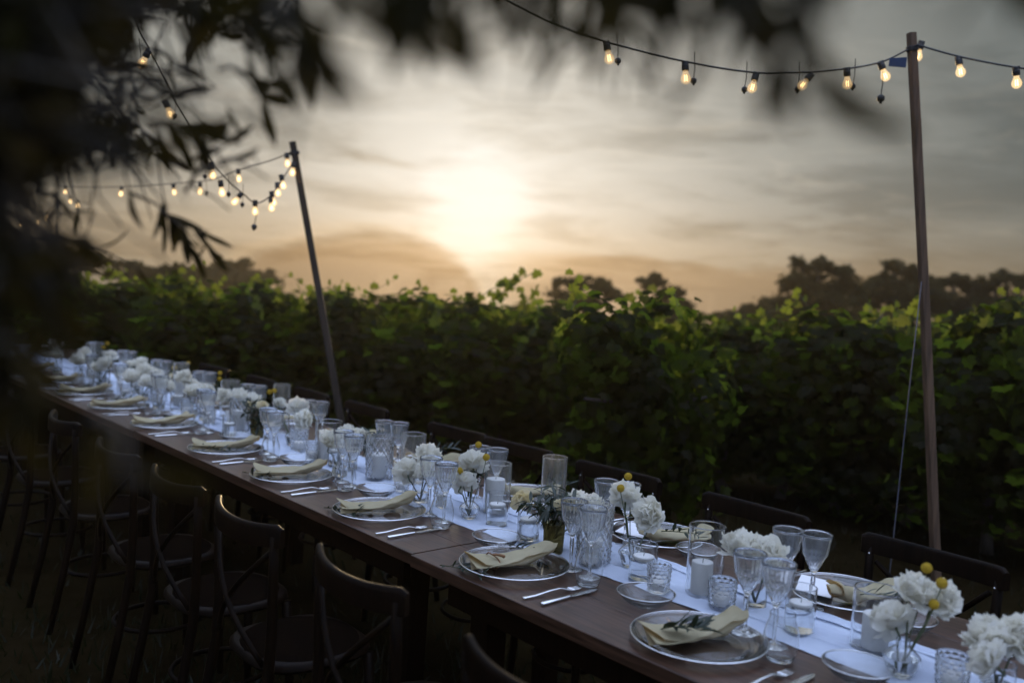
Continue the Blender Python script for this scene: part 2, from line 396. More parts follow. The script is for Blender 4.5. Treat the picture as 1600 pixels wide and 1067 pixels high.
# ------------------------------------------------------------------ chairs
def build_chair():
    t = thing('cross_back_chair', '', 'chair', group='cross-back chairs along the table')
    s = MB(); s.lathe([(0, .455), (.15, .455), (.195, .458), (.203, .468), (.200, .480), (.188, .486), (.1, .480), (0, .478)], 28, lambda a, z, i: (.012*math.cos(4*a)*-1 if i in (2,3,4,5) else 0))
    ob('seat', s.mesh('seat', M['chair'], True, 50), t)
    s = MB(); s.lathe([(0, .482), (.12, .485), (.176, .4875), (.180, .4835), (0, .4815)], 28); ob('seat_pad', s.mesh('seat_pad', M['seat']), t)
    def bow(x): return -.225 + .052*(abs(x)/.205)**2.2
    for sx in (-1, 1):
        l = MB(); l.tube([(sx*.15, .15, .46), (sx*.16, .165, .25), (sx*.17, .175, 0)], [.0175, .016, .014], 8); ob('leg', l.mesh('leg', M['chair']), t)
        l = MB(); l.tube([(sx*.185, -.275, 0), (sx*.182, -.225, .25), (sx*.178, -.19, .46), (sx*.180, -.186, .6), (sx*.186, -.19, .75), (sx*.190, -.195, .874)], [.014, .016, .017, .0155, .0145, .013], 8)
        ob('back_post', l.mesh('back_post', M['chair']), t)
        b = MB(); b.lathe([(0, 0), (.0034, 0), (.0034, .001), (.002, .002), (0, .002)], 8)
        ob('bolt', b.mesh('bolt', M['steel']), t, (sx*.184, -.1795, .845), (-PI/2, 0, 0))
        sl_ = MB(); pts = []; 
        for k in range(9):
            q = k/8; pts.append((sx*(-.165 + .33*q), -.192 - .045*math.sin(q*PI) + .006*sx, .50 + .325*q))
        sl_.tube(pts, .0085, 6); ob('cross_slat', sl_.mesh('cross_slat', M['chair']), t)
    r = MB(); n = 26; vs = []
    prof = [(-.011, 0), (-.011, .8), (-.007, .97), (0, 1), (.007, .97), (.011, .8), (.011, 0), (0, -.04)]
    for i in range(n+1):
        x = -.212 + .424*i/n; e = abs(x)/.212; zt = .896 + .013*e*e - .013*max(0, (e-.91)/.09)**2; zb = .836 + .010*e*e
        dx = .001; sl2 = (bow(x+dx)-bow(x-dx))/(2*dx); L = math.hypot(1, sl2); nx, ny = -sl2/L, 1/L
        for (o_, v) in prof: vs.append((x + nx*o_, bow(x) - .012 + ny*o_, zb + (zt-zb)*v))
    k = len(prof); fs = [(i*k+j, i*k+(j+1) % k, (i+1)*k+(j+1) % k, (i+1)*k+j) for i in range(n) for j in range(k)] + [tuple(range(k-1, -1, -1)), tuple(n*k+j for j in range(k))]
    r.add(vs, fs); ob('top_rail', r.mesh('top_rail', M['chair'], True, 60), t)
    st_ = MB(); st_.tube([(.158*math.cos(a), .165*math.sin(a)-.01, .21) for a in [2*PI*i/24 for i in range(25)]], .009, 6, False); ob('stretcher', st_.mesh('stretcher', M['chair']), t)
    return t
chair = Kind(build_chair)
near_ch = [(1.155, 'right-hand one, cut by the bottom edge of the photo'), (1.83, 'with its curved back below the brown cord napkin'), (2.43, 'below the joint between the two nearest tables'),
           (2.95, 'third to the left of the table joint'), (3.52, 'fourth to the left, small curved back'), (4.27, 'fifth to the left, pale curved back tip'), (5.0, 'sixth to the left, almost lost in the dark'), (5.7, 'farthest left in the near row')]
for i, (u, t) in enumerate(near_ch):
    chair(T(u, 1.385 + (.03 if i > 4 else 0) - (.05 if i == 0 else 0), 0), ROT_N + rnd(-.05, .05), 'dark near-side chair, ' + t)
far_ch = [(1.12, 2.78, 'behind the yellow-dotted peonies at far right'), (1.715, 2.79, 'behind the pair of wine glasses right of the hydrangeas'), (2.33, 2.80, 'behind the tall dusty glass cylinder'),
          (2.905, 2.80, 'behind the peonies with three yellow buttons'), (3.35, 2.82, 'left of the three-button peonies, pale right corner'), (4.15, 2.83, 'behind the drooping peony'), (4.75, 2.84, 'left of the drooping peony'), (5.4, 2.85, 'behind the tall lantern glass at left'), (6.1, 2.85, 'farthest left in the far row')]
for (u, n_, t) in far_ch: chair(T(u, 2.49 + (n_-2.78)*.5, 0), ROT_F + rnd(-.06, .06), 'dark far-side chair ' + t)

# ------------------------------------------------------------------ glassware
def cup(r0, r1, h, t=.0022, base=.006, seg=36, fn=None, rows=6, curve=None):
    p = [(0, 0), (r0*.9, 0), (r0, .002)]
    for i in range(1, rows+1):
        q = i/rows; r = r0 + (r1-r0)*q + (curve(q) if curve else 0); p.append((r, .002 + (h-.002)*q))
    rt_ = p.pop()[0]; p.append((rt_, h - .0016)); p.append((rt_, h - .0004)); no = len(p); rr_ = r1 + (curve(1) if curve else 0); p += [(rr_ - t*.12, h + t*.30), (rr_ - t*.5, h + t*.48), (rr_ - t*.88, h + t*.30), (rr_ - t, h - .0004), (rr_ - t, h - .0016)]
    for i in range(rows-1, -1, -1):
        q = i/rows; r = r0 + (r1-r0)*q + (curve(q) if curve else 0) - t; p.append((max(r, .001), max(base, .002 + (h-.002)*q)))
    p.append((0, base))
    b = MB(); b.lathe(p, seg, (lambda a, z, i: fn(a, z) if 2 < i < no else 0) if fn else None); return b
def build_wine():
    t = thing('wine_glass', '', 'wine glass', group='fluted crystal wine glasses')
    z0, h = .098, .112
    def rad(q): return .0055 + .0265*min(1, q/.46)**.92 + .0105*max(0, (q-.40)/.60)**1.25
    seg, rows = 80, 26; p = [(0, z0)]
    for i in range(rows+1): q = i/rows; p.append((rad(q), z0 + h*q))
    no = len(p)
    p += [(rad(1)-.0007, z0+h+.0006), (rad(1)-.0015, z0+h)]
    for i in range(10, -1, -1):
        q = .10 + .9*i/10; p.append((rad(q)-.0017 - .0015*(1-i/10), z0+h*q))
    p.append((0, z0+h*.08))
    def fn(a, z, i):
        if not 2 < i < no-1: return 0
        q = (z-z0)/h
        if q > .48: return .0016*abs(math.sin(11*a))*min(1, (1-q)*9)
        return -.0026*(abs(math.sin(8*a + q*14)) * abs(math.sin(8*a - q*14)))**.6 * min(1, q*6)
    b = MB(); b.lathe(p, seg, fn); ob('bowl', b.mesh('bowl', M['wineglass']), t)
    b = MB(); b.lathe([(0, .0075), (.0075, .0078), (.0050, .018), (.0048, .05), (.0072, .078), (.0062, .090), (.0066, .0972), (0, .0974)], 10); ob('stem', b.mesh('stem', M['crystal'], False), t)
    b = MB(); b.lathe([(0, 0), (.034, 0), (.0355, .0012), (.034, .0025), (.015, .005), (.0076, .0074), (0, .0074)], 32); ob('foot', b.mesh('foot', M['crystal']), t)
    return t
def build_stemless():
    b = cup(.030, .031, .112, .0014, .006, 40, None, 14, lambda q: .014*math.sin(min(1, q*1.15)*PI)**.8*(1-.25*q) - .001)
    return tag(ob('water_tumbler', b.mesh('water_tumbler', M['glass'], True, 60)), '', 'water glass', 'round stemless water glasses')
wine = Kind(build_wine); stemless = Kind(build_stemless)
def hurricane(u, n, r, h, label, dusty=.0, candle=None, name='hurricane_glass'):
    b = cup(r, r, h, .0034, .007, 44, None, 4)
    tag(ob(name, b.mesh(name, M['dusty' if dusty else 'glass'], True, 62), None, T(u, n, TH+.006)), label, 'candle cylinder', 'clear glass candle cylinders')
def candle(u, n, r, h, label, z=.0142, group='white pillar candles'):
    t = thing('pillar_candle', label, 'candle', T(u, n, TH+z), rnd(0, 6), group)
    b = MB(); a0 = rnd(0, 6)
    b.lathe([(0, 0), (r*.97, 0), (r, .002), (r*1.004, h*.5), (r, h-.004), (r*.97, h-.0008), (r*.9, h), (r*.55, h-.003), (0, h-.005)], 32, lambda a, z_, i: .0006*math.sin(3*a+a0+z_*40) if i > 1 else 0)
    ob('wax', b.mesh('wax', M['wax']), t)
    b = MB(); b.tube([(0, 0, h-.006), (.0005, 0, h+.002), (.002, .001, h+.009)], .0011, 5); ob('wick', b.mesh('wick', M['wick']), t)
def lattice(u, n, r, h, label, swirl=False, flare=.004):
    k = 13
    def fn(a, z):
        q1 = abs(math.sin((a*k + z*150)/2)); q2 = 1 if swirl else abs(math.sin((a*k - z*150)/2))
        return .0036*(max(0, 1-q1*2.6) + (0 if swirl else max(0, 1-q2*2.6)))
    b = cup(r, r+flare, h, .003, .008, 130, fn, 64)
    nm = 'swirl_glass' if swirl else 'lattice_glass'
    tag(ob(nm, b.mesh(nm, M['crystal'], True, 65), None, T(u, n, TH+.006), (0,0,rnd(0,6))), label, 'candle glass', 'textured crystal candle glasses')
def votive(u, n, r, h, label, flare=.004, k=14):
    def fn(a, z):
        row = z/(h/7); return .0036*abs(math.sin(a*k/2 + (PI/2 if int(row) % 2 else 0)))*abs(math.sin(row*PI)) * (1 if z < h*.93 else 0)
    b = cup(r*.86, r, h, .003, .010, 84, fn, 34)
    tag(ob('votive_glass', b.mesh('votive_glass', M['crystal'], True, 65), None, T(u, n, TH+.006), (0,0,rnd(0,6))), label, 'votive glass', 'textured crystal votive glasses')
    b = MB(); b.lathe([(0, 0), (r*.62, 0), (r*.66, .003), (r*.66, h*.3), (r*.6, h*.3+.002), (0, h*.3)], 20)
    tag(ob('tea_candle', b.mesh('tea_candle', M['wax']), None, T(u, n, TH+.0175)), 'small white candle inside ' + label, 'candle', 'small candles inside votives')
def float_glass(u, n, r, h, label, fill=.55, cand=True):
    t = thing('floating_candle_glass', label, 'glass tumbler', T(u, n, TH+.006), rnd(0, 6), 'tumblers of water with floating candles')
    b = cup(r, r, h, .0022, .007, 40, None, 3); ob('cup', b.mesh('cup', M['glass'], True, 62), t)
    w = MB(); rr = r-.0026; w.lathe([(0, .0075), (rr, .0075), (rr, h*fill), (0, h*fill)], 40); ob('water', w.mesh('water', M['water'], True, 40), t)
    if cand:
        zc = TH + .006 + h*fill + .0006; c = thing('floating_candle', 'white floating candle in ' + label, 'candle', T(u, n, zc), 0, 'floating candles')
        q = r*.78; b = MB(); b.lathe([(0, .0002), (q*.75, .0002), (q*.97, .006), (q, .011), (q*.93, .0135), (q*.8, .013), (0, .0115)], 28); ob('wax', b.mesh('wax', M['wax']), c)
        b = MB(); b.tube([(0, 0, .011), (.001, 0, .020)], .001, 5); ob('wick', b.mesh('wick', M['wick']), c)
def vase(u, n, r, h, label, kind='tumbler', fill=.45):
    t = thing('bud_vase', label, 'vase', T(u, n, TH+.006), rnd(0, 6), 'small clear bud vases')
    if kind == 'bottle': cur = lambda q: r*(.42*math.sin(min(1, q*1.5)*PI*.62)) - r*.62*(max(0, q-.45)/.55)**.7*1.0; b = cup(r*.62, r*.62, h, .0022, .006, 40, None, 16, lambda q: r*.38*math.sin(min(1, q/.55)*PI*.5) - (r*.62)*(min(1, max(0, (q-.5)/.32)))**1.2)
    else: b = cup(r, r, h, .0022, .007, 40, None, 3)
    ob('bottle' if kind == 'bottle' else 'cup', b.mesh('cup', M['glass'], True, 62), t)
    rr = (r*.9 if kind == 'bottle' else r) - .003
    w = MB(); w.lathe([(0, .0078), (rr*.75 if kind == 'bottle' else rr, .0078), (rr, h*fill*.6), (rr, h*fill), (0, h*fill)], 36); ob('water', w.mesh('water', M['water'], True, 40), t)

# ------------------------------------------------------------------ flowers
def petal_pts(L, Wd, cup_, curl, ph, nu=4, nv=5, ruffle=.004):
    def fn(a, b):
        x = (a-.5)*2; wd = Wd*(math.sin(min(1, b*1.15+.08)*PI*.62)**.8)
        ang = curl*b; y = L*(1-math.cos(ang))/max(curl, .01); z = L*math.sin(ang)/max(curl, .01)
        y -= cup_*x*x*wd*.9
        e = b**3; z += e*ruffle*(math.sin(5*x+ph)+.6*math.sin(11*x+2*ph)) - e*.12*L*x*x; y += e*ruffle*.8*math.cos(7*x+ph)
        return (x*wd, -y, z)
    return fn, nu, nv
def add_petal(b, tilt, azi, L, Wd, cup_, curl, ph, off=(0,0,0), nu=4, nv=5, ruffle=.004):
    fn, nu, nv = petal_pts(L, Wd, cup_, curl, ph, nu, nv, ruffle)
    # petal grows along +z, cupped towards -y = the axis after tilting outwards along +y
    b.grid(fn, nu, nv, Matrix.Translation(off) @ Matrix.Rotation(azi, 4, 'Z') @ Matrix.Rotation(-tilt, 4, 'X'))
rs = random.Random(3)
HEADS = []
for v in range(4):                            # four peony hearts
    b = MB()
    for k in range(16): add_petal(b, R(rs.uniform(0, 28)), rs.uniform(0, 6.3), .040*rs.uniform(.8, 1.1), .013, .9, 1.0, rs.uniform(0, 6), (rs.uniform(-.006,.006), rs.uniform(-.006,.006), -.010), 4, 5, .004)
    for k in range(20): add_petal(b, R(rs.uniform(25, 62)), k*2.4+rs.uniform(-.3,.3), .043*rs.uniform(.85, 1.12), .016, .7, .95, rs.uniform(0, 6), (0, 0, -.012), 4, 5, .0045)
    for k in range(16): add_petal(b, R(rs.uniform(58, 98)), k*2.4+rs.uniform(-.3,.3), .046*rs.uniform(.85, 1.1), .019, .55, .8, rs.uniform(0, 6), (0, 0, -.012), 4, 5, .0045)
    HEADS.append(b.mesh('ruffled_petals', M['petal']))
HEART = MB(); HEART.lathe([(0, -.022), (.016, -.018), (.024, -.004), (.020, .010), (0, .020)], 14); HEART = HEART.mesh('heart', M['heart'])
PET = []
for v in range(3):
    b = MB(); fn, nu, nv = petal_pts(.050, .024, .45, .75, v*2.1, 6, 6, .005); b.grid(fn, nu, nv); PET.append(b.mesh('petal', M['petal']))
npe = [0]
def peony(u, n, z, base, label, tilt=20, azi=0, size=1.0, detail=True, group='white peonies on the table'):
    # u,n,z is the middle of the flower head; base the (u,n,z) where its stem stands
    c = T(u, n, z); t = thing('peony', label, 'flower', c, 0, group); k = npe[0]; npe[0] += 1
    rot = Euler((R(tilt), 0, R(azi)+YAW), 'XYZ') if False else (Matrix.Rotation(R(azi), 3, 'Z') @ Matrix.Rotation(R(tilt), 3, 'X')).to_euler()
    h = ob('flower_head', HEADS[k % 4], t, (0,0,0), rot, size*1.1)
    ob('heart', HEART, h, (0, 0, -.004))
    if detail:
        for j in range(9):
            tl = R(rs.uniform(62, 118)); aa = j*2*PI/9 + rs.uniform(-.2, .2)
            ob('petal', PET[j % 3], h, (0, 0, -.014), (Matrix.Rotation(aa, 3, 'Z') @ Matrix.Rotation(-tl, 3, 'X')).to_euler(), rs.uniform(.85, 1.08))
    if base:
        B = T(*base) - c; dn = Matrix.Rotation(R(azi), 3, 'Z') @ Matrix.Rotation(R(tilt), 3, 'X') @ Vector((0, 0, -1))
        pts = [dn*.018*size, dn*.045*size + B*.08]
        pts += [dn*.03*(1-q)*size + B*q for q in (.3, .5, .75, 1)]
        b = MB(); b.tube(pts, [.0034, .0028, .0025, .0025, .0025, .0025], 6); ob('stem', b.mesh('stem', M['stem']), t)
BB = MB()
for i in range(150):
    zz = 1-2*(i+.5)/150; a = i*2.39996; q = math.sqrt(1-zz*zz); nvec = Vector((q*math.cos(a), q*math.sin(a), zz)); tt = nvec.orthogonal().normalized(); bb = nvec.cross(tt)
    p0 = nvec*.0120; w = .0014
    BB.add([p0+tt*w, p0+bb*w, p0-tt*w, p0-bb*w, nvec*.0142], [(0,1,4),(1,2,4),(2,3,4),(3,0,4)])
BB.lathe([(0, -.0122), (.0085, -.0087), (.0122, 0), (.0085, .0087), (0, .0122)], 14)
BB = BB.mesh('button', M['billy'], False)
def craspedia(u, n, z, base, label):
    c = T(u, n, z); t = thing('craspedia', label, 'flower', c, 0, 'yellow button flowers'); ob('button', BB, t, None, (rnd(0,1), rnd(0,1), rnd(0,6)), rnd(.9, 1.08))
    B = T(*base) - c; b = MB(); b.tube([(0,0,-.010), B*.35+Vector((.004,.002,-.01)), B*.7, B], .0015, 5); ob('stem', b.mesh('stem', M['stem']), t)
def leaf_mesh(L, Wd, m, name='leaf', droop=.25, nv=5):
    b = MB()
    def fn(a, q):
        x = (a-.5)*2; w = Wd*math.sin(PI*min(1, q*.97+.03))**.75
        return (x*w, L*q, -abs(x)*w*-.35 - droop*L*q*q)
    b.grid(fn, 2, nv); return b.mesh(name, m)
OL = [leaf_mesh(.055, .0062, M['olive'], droop=d) for d in (.1, .3, -.1)]
def olive_sprig(loc, rz, label, n=11, L=.15, rise=.02, scale=1.0):
    t = thing('olive_sprig', label, 'olive sprig', loc, rz, 'olive sprigs on the place settings')
    pts = [Vector((L*q, .012*math.sin(q*3), rise*q*(1.2-q*.6)+.004)) for q in (0, .25, .5, .75, 1)]
    b = MB(); b.tube(pts, [.0017, .0015, .0013, .0011, .0008], 5); ob('twig', b.mesh('twig', M['stem']), t)
    for k in range(n):
        q = .12 + .88*k/(n-1); i = min(3, int(q*4)); p = pts[i].lerp(pts[i+1], q*4-i)
        sd = 1 if k % 2 else -1; ang = sd*R(rnd(28, 62)) if k < n-1 else 0
        e = Matrix.Rotation(ang - PI/2, 3, 'Z') @ Matrix.Rotation(R(rnd(-2, 48)), 3, 'X') @ Matrix.Rotation(rnd(-.8,.8), 3, 'Y')
        ob('leaf', OL[k % 3], t, p, e.to_euler(), scale*rnd(.7, 1.05))
    return t
def greens(u, n, z, label, k=34, spread=.085, seed=1, ls=1.0):
    r_ = random.Random(seed); t = thing('olive_bunch', label, 'greenery', T(u, n, z), 0, 'bunches of dark olive greenery')
    for j in range(10):
        a = r_.uniform(0, 6.3); e = Vector((math.cos(a)*spread*r_.uniform(.5, 1), math.sin(a)*spread*r_.uniform(.5, 1), r_.uniform(.02, .10)))
        b = MB(); b.tube([(0,0,-.075), (e.x*.1, e.y*.1, -.01), e*.55 + Vector((0,0,.012)), e], [.002, .0018, .0014, .0008], 5); tw = ob('twig', b.mesh('twig', M['stem']), t)
        for q_ in range(8):
            q = .2 + .8*q_/7; p_ = e*q + Vector((0,0,.012*math.sin(q*PI)))
            ob('leaf', OL[q_ % 3], tw, p_, (r_.uniform(-.9, .9), r_.uniform(-.6,.6), r_.uniform(0, 6.3)), ls*r_.uniform(.7, 1.05))
def rose(u, n, z, base, label, tilt, azi, size=1.0):
    c = T(u, n, z); t = thing('rose', label, 'flower', c, 0, 'cream roses')
    b = MB()
    for k in range(6): add_petal(b, R(4+k*1.5), k*2.1, .036, .013, 1.5, .75, k, (0,0,-.018), 6, 6, .001)
    for k in range(7): add_petal(b, R(14+k*2), k*2.4, .038, .019, 1.05, .5, k, (0,0,-.018), 6, 6, .0015)
    for k in range(5): add_petal(b, R(27+k*2), k*2.5+1, .038, .023, .8, .25, k, (0,0,-.018), 6, 6, .002)
    rot = (Matrix.Rotation(R(azi), 3, 'Z') @ Matrix.Rotation(R(tilt), 3, 'X')).to_euler()
    ob('flower_head', b.mesh('flower_head', M['rose']), t, None, rot, size)
    B = T(*base) - c; dn = rot.to_matrix() @ Vector((0,0,-1))
    b = MB(); b.tube([dn*.015*size, dn*.05+B*.1, B*.6+dn*.02, B], .0022, 6); ob('stem', b.mesh('stem', M['stem']), t)

# ------------------------------------------------------------------ plates, bowls, napkins, cutlery
def build_plate():
    t = thing('charger_plate', '', 'plate', group='clear glass charger plates with a silver rim')
    b = MB(); b.lathe([(0, .001), (.105, .001), (.110, .000), (.118, .003), (.140, .010), (.164, .0165), (.1655, .018), (.164, .0192), (.140, .0135), (.118, .0068), (.108, .0046), (0, .0046)], 72); ob('dish', b.mesh('dish', M['glass']), t)
    b = MB(); b.lathe([(.1642, .0165), (.1668, .0168), (.1674, .0186), (.1655, .0204), (.1640, .0198)], 72, None, True); ob('rim', b.mesh('rim', M['silver']), t)
    return t
def build_bowl():
    t = thing('glass_bowl', '', 'bowl', group='small clear glass bowls')
    b = MB(); b.lathe([(0, .001), (.040, .0), (.044, .002), (.060, .012), (.074, .026), (.0785, .0335), (.0795, .0345), (.0785, .0350), (.073, .0285), (.059, .015), (.042, .006), (0, .0055)], 56); ob('dish', b.mesh('dish', M['glass']), t)
    b = MB(); b.lathe([(.0778, .0338), (.0798, .0338), (.0806, .0350), (.0796, .0362), (.0780, .0358)], 56, None, True); ob('rim', b.mesh('rim', M['silver']), t)
    return t
plate = Kind(build_plate); bowl = Kind(build_bowl)
def napkin_mesh(v):
    r_ = random.Random(v+4); b = MB(); ph = r_.uniform(0, 6); nS, nL = 72, 30; turns = 1.72; k1 = r_.uniform(.85, 1.15)
    def fn(a, q):
        x = -.128 + .256*a; f = q*turns*2*PI - 1.9; rho = .52 + .48*q
        w = (.046*(1-a)**1.1 + .027)*k1; hh = .0085 + .0145*min(1, a*1.25)**1.2
        fold = .0030*math.sin(a*6+f*.7+ph) + .0020*math.sin(a*15-f*2+ph*2) + .0012*math.sin(a*31+f*3)
        y = w*rho*math.cos(f) + .012*math.sin(a*2.8+ph)*(1-a) + .010*a
        z = hh*rho*math.sin(f)*1.0 + hh + .0055 + .014*abs((a-.5)*2)**2.2 + fold*(.4+a)
        if a < .35: x -= (.35-a)*.06*math.sin(f*.8+ph*.2); z += (.35-a)*.05*max(0, math.cos(f*.5-.6))
        if a > .8: x += (a-.8)*.12*math.sin(f*.6+1.2); z += (a-.8)*.03
        return (x, y, max(z, .0050))
    b.grid(fn, nL, nS)
    # loose inner fold lying out at the wide end
    def fl(a, q):
        x = -.128 + .10*a - .022*q*(1-a); y = (.040 - .085*q)*(1-.35*a); z = .0245 + .012*(1-a)*(1-q) - .010*a*q + .002*math.sin(a*6+q*5+ph)
        return (x, y + .006, max(z - .012*q*q, .012))
    b.grid(fl, 10, 10); return b.mesh('napkin', M['linen'])
NAP = [napkin_mesh(i) for i in range(5)]
def napkin(loc, rz, label, v):
    return tag(ob('napkin', NAP[v % 5], None, loc, (0, 0, rz)), label, 'napkin', 'folded cream linen napkins')
def sweep(prof, sec):                        # bar along y: prof (y, z, half width, half thickness)
    b = MB(); k = sec; vs = []
    for (y, z, w, t) in prof:
        for j in range(k): a = 2*PI*(j+.5)/k; vs.append((w*math.cos(a), y, z + t*math.sin(a)))
    n = len(prof); fs = [(i*k+j, i*k+(j+1) % k, (i+1)*k+(j+1) % k, (i+1)*k+j) for i in range(n-1) for j in range(k)] + [tuple(range(k-1, -1, -1)), tuple((n-1)*k+j for j in range(k))]
    b.add(vs, fs); return b
def build_fork():
    t = thing('fork', '', 'fork', group='steel forks beside the plates')
    b = sweep([(-.10, .004, .0045, .0014), (-.098, .004, .0072, .0017), (-.06, .0045, .0064, .0019), (-.01, .010, .0042, .0018), (.025, .012, .0034, .0016), (.040, .0095, .006, .0012), (.052, .006, .0112, .0010), (.062, .0042, .0122, .0010)], 10)
    ob('handle', b.mesh('handle', M['steel']), t)
    for k in range(4):
        x = -.0096 + k*.0064
        b = MB(); b.tube([(x, .061, .0042), (x, .075, .0030), (x*.96, .090, .0036), (x*.92, .103, .0065)], [.0020, .0018, .0015, .0008], 6); ob('tine', b.mesh('tine', M['steel']), t)
    return t
def build_knife():
    t = thing('knife', '', 'knife', group='steel table knives beside the plates')
    b = sweep([(-.11, .0045, .005, .0025), (-.107, .0045, .0078, .0036), (-.05, .0045, .0070, .0038), (-.004, .0045, .0052, .0034), (.002, .0045, .0042, .0026)], 10); ob('handle', b.mesh('handle', M['steel']), t)
    b = sweep([(.0025, .0045, .0045, .0012), (.012, .0045, .0085, .0009), (.06, .0045, .0098, .0008), (.090, .0045, .0085, .0007), (.104, .0045, .0045, .0005), (.110, .0045, .001, .0004)], 8); ob('blade', b.mesh('blade', M['steel'], True, 60), t)
    return t
fork = Kind(build_fork); knife = Kind(build_knife)

near_u = [.62, 1.30, 1.975, 2.70, 3.35, 3.98, 4.72, 5.40, 6.02, 6.6, 7.3, 8.0]
where = ['off the bottom right corner', 'nearest the camera, big olive sprig', 'with brown cord', 'left of the table joint', 'second left of the joint', 'third left of the joint',
         'fourth left of the joint', 'fifth left of the joint', 'sixth left of the joint', 'seventh left of the joint', 'eighth left of the joint', 'at the far left end']
PZ = TH + .0015
for i, u in enumerate(near_u):
    w = where[i]; pn = 1.835
    if i: plate(T(u, pn, PZ), rnd(0, 6), 'silver-rimmed glass charger, near row, place ' + w)
    na = R([0, 20, 22.5, 23, 21, 20, 18, 20, 20, 20, 20, 20][i])
    if i: napkin(T(u + rnd(-.01, .01), pn, PZ + .004), na + rnd(-.12, .12), 'cream napkin, near row, place ' + w, i)
    bu = [.96, 1.55, 2.18, 2.925, 3.565, 4.18, 4.93, 5.6, 6.2, 6.8, 7.5, 8.2][i]
    bowl(T(bu, [1.975, 1.935, 1.94, 1.97, 1.98][min(i, 4)], PZ), 0, 'small glass bowl, near row, by the plate ' + w)
    if i < 10:
        wn = 1.98 + rnd(-.01, .015); d1, d2, d3 = [(.07, .16, .2), (.03, .12, .175), (.095, .185, .225), (.10, .205, .255), (.15, .25, .28), (.13, .22, .28), (.17, .25, .27)][min(i, 6)]
        wine(T(u-d1, wn, PZ), rnd(0, 6), 'left wine glass of near pair, place ' + w)
        wine(T(u-d2, wn - .012, PZ), rnd(0, 6), 'right wine glass of near pair, place ' + w)
        stemless(T(u-d3, 1.918, PZ), rnd(0, 6), 'stemless water glass, near row, place ' + w)
    fork(T(u-.225, 1.775, PZ), ROT_N + rnd(-.03, .06) - .12, 'steel fork, near row, place ' + w)
    knife(T(u-.275, 1.795, PZ), ROT_N + rnd(-.04, .02) + .02, 'steel knife, near row, place ' + w)
far_u = [.60, 1.27, 1.955, 2.62, 3.28, 3.96, 4.62, 5.27, 5.95, 6.6, 7.3]
fwhere = ['at the far right edge', 'place with a menu card behind the hurricane glass', 'place behind the two-button peonies', 'place behind the yellow rose', 'place behind the lattice glass', 'place behind the drooping peony', 'place behind the small buttons at left', 'place behind the tall lantern glass at left', 'second place from the far left', 'place at the far left, blurred', 'place at the far left end']
for i, u in enumerate(far_u):
    w = fwhere[i]
    plate(T(u, 2.485, PZ), rnd(0, 6), 'glass charger, far row, ' + w)
    napkin(T(u - (.05 if i < 3 else 0), 2.49, PZ + .004), R(208 + rnd(-6, 6)), 'cream napkin, far row, ' + w, i+2)
    if i in (1, 2, 3, 4):
        b = MB(); b.box((-.05, -.09, 0), (.05, .09, .0012)); tag(ob('menu_card', b.mesh('menu_card', M['card'], False), None, T(u+.07, 2.45, PZ+.0195), (R(2), R(-4), ROT_F + R(24))), 'white menu card, far row, ' + w, 'menu card', 'white menu cards')
    bowl(T(u - .225 if i < 3 else u-.20, 2.39 + .03*(i > 1), PZ), 0, 'small glass bowl, far row, ' + w)
    wine(T(u+.075, 2.285, PZ), rnd(0, 6), 'left wine glass of far pair, ' + w)
    wine(T(u+.005, 2.315, PZ), rnd(0, 6), 'right wine glass of far pair, ' + w)
    fork(T(u+.20, 2.52, PZ), ROT_F + rnd(-.05, .05), 'steel fork, far row, ' + w)
    knife(T(u+.24, 2.52, PZ), ROT_F + rnd(-.05, .05), 'steel knife, far row, ' + w)
# olive sprigs
NW = R(28)
olive_sprig(T(1.345, 1.730, PZ+.036), R(-35), 'large dark olive sprig on the nearest napkin', 20, .11, .045, scale=1.25)
olive_sprig(T(2.105, 1.655, PZ), R(-40), 'olive sprig lying left of the brown cord plate', 12, .16, .012)
olive_sprig(T(2.10, 1.925, PZ+.012), R(-60), 'olive leaves behind the napkin with the brown cord', 9, .11, .03)
olive_sprig(T(2.855, 1.700, PZ), R(-38), 'dark olive sprig between the two plates left of the table joint', 13, .17, .02)
olive_sprig(T(3.515, 1.70, PZ), R(-38), 'olive sprig at the left rim of the second plate past the joint', 10, .15, .012)
olive_sprig(T(4.08, 1.70, PZ), R(-23), 'long olive sprig behind the third plate past the joint', 15, .27, .03)
olive_sprig(T(4.93, 1.80, PZ), R(20), 'olive sprig beside the fourth plate past the joint', 10, .14, .015)
olive_sprig(T(5.6, 1.86, PZ+.02), R(20), 'olive sprig behind the fifth plate past the joint', 10, .14, .015)
olive_sprig(T(6.2, 1.84, PZ+.02), R(20), 'olive sprig behind the sixth plate past the joint', 10, .14, .015)
olive_sprig(T(1.20, 2.40, PZ+.045), R(-40), 'olive sprig on the far napkin seen through the hurricane glass', 12, .15, .03)
olive_sprig(T(1.90, 2.43, PZ+.045), R(-50), 'olive sprig on the far napkin behind the two-button peonies', 12, .15, .03)
olive_sprig(T(2.55, 2.45, PZ+.05), R(20), 'olive sprig on the far napkin behind the yellow rose', 12, .15, .03)
olive_sprig(T(3.3, 2.45, PZ+.05), R(20), 'olive sprig on the far napkin behind the lattice glass', 12, .15, .05)
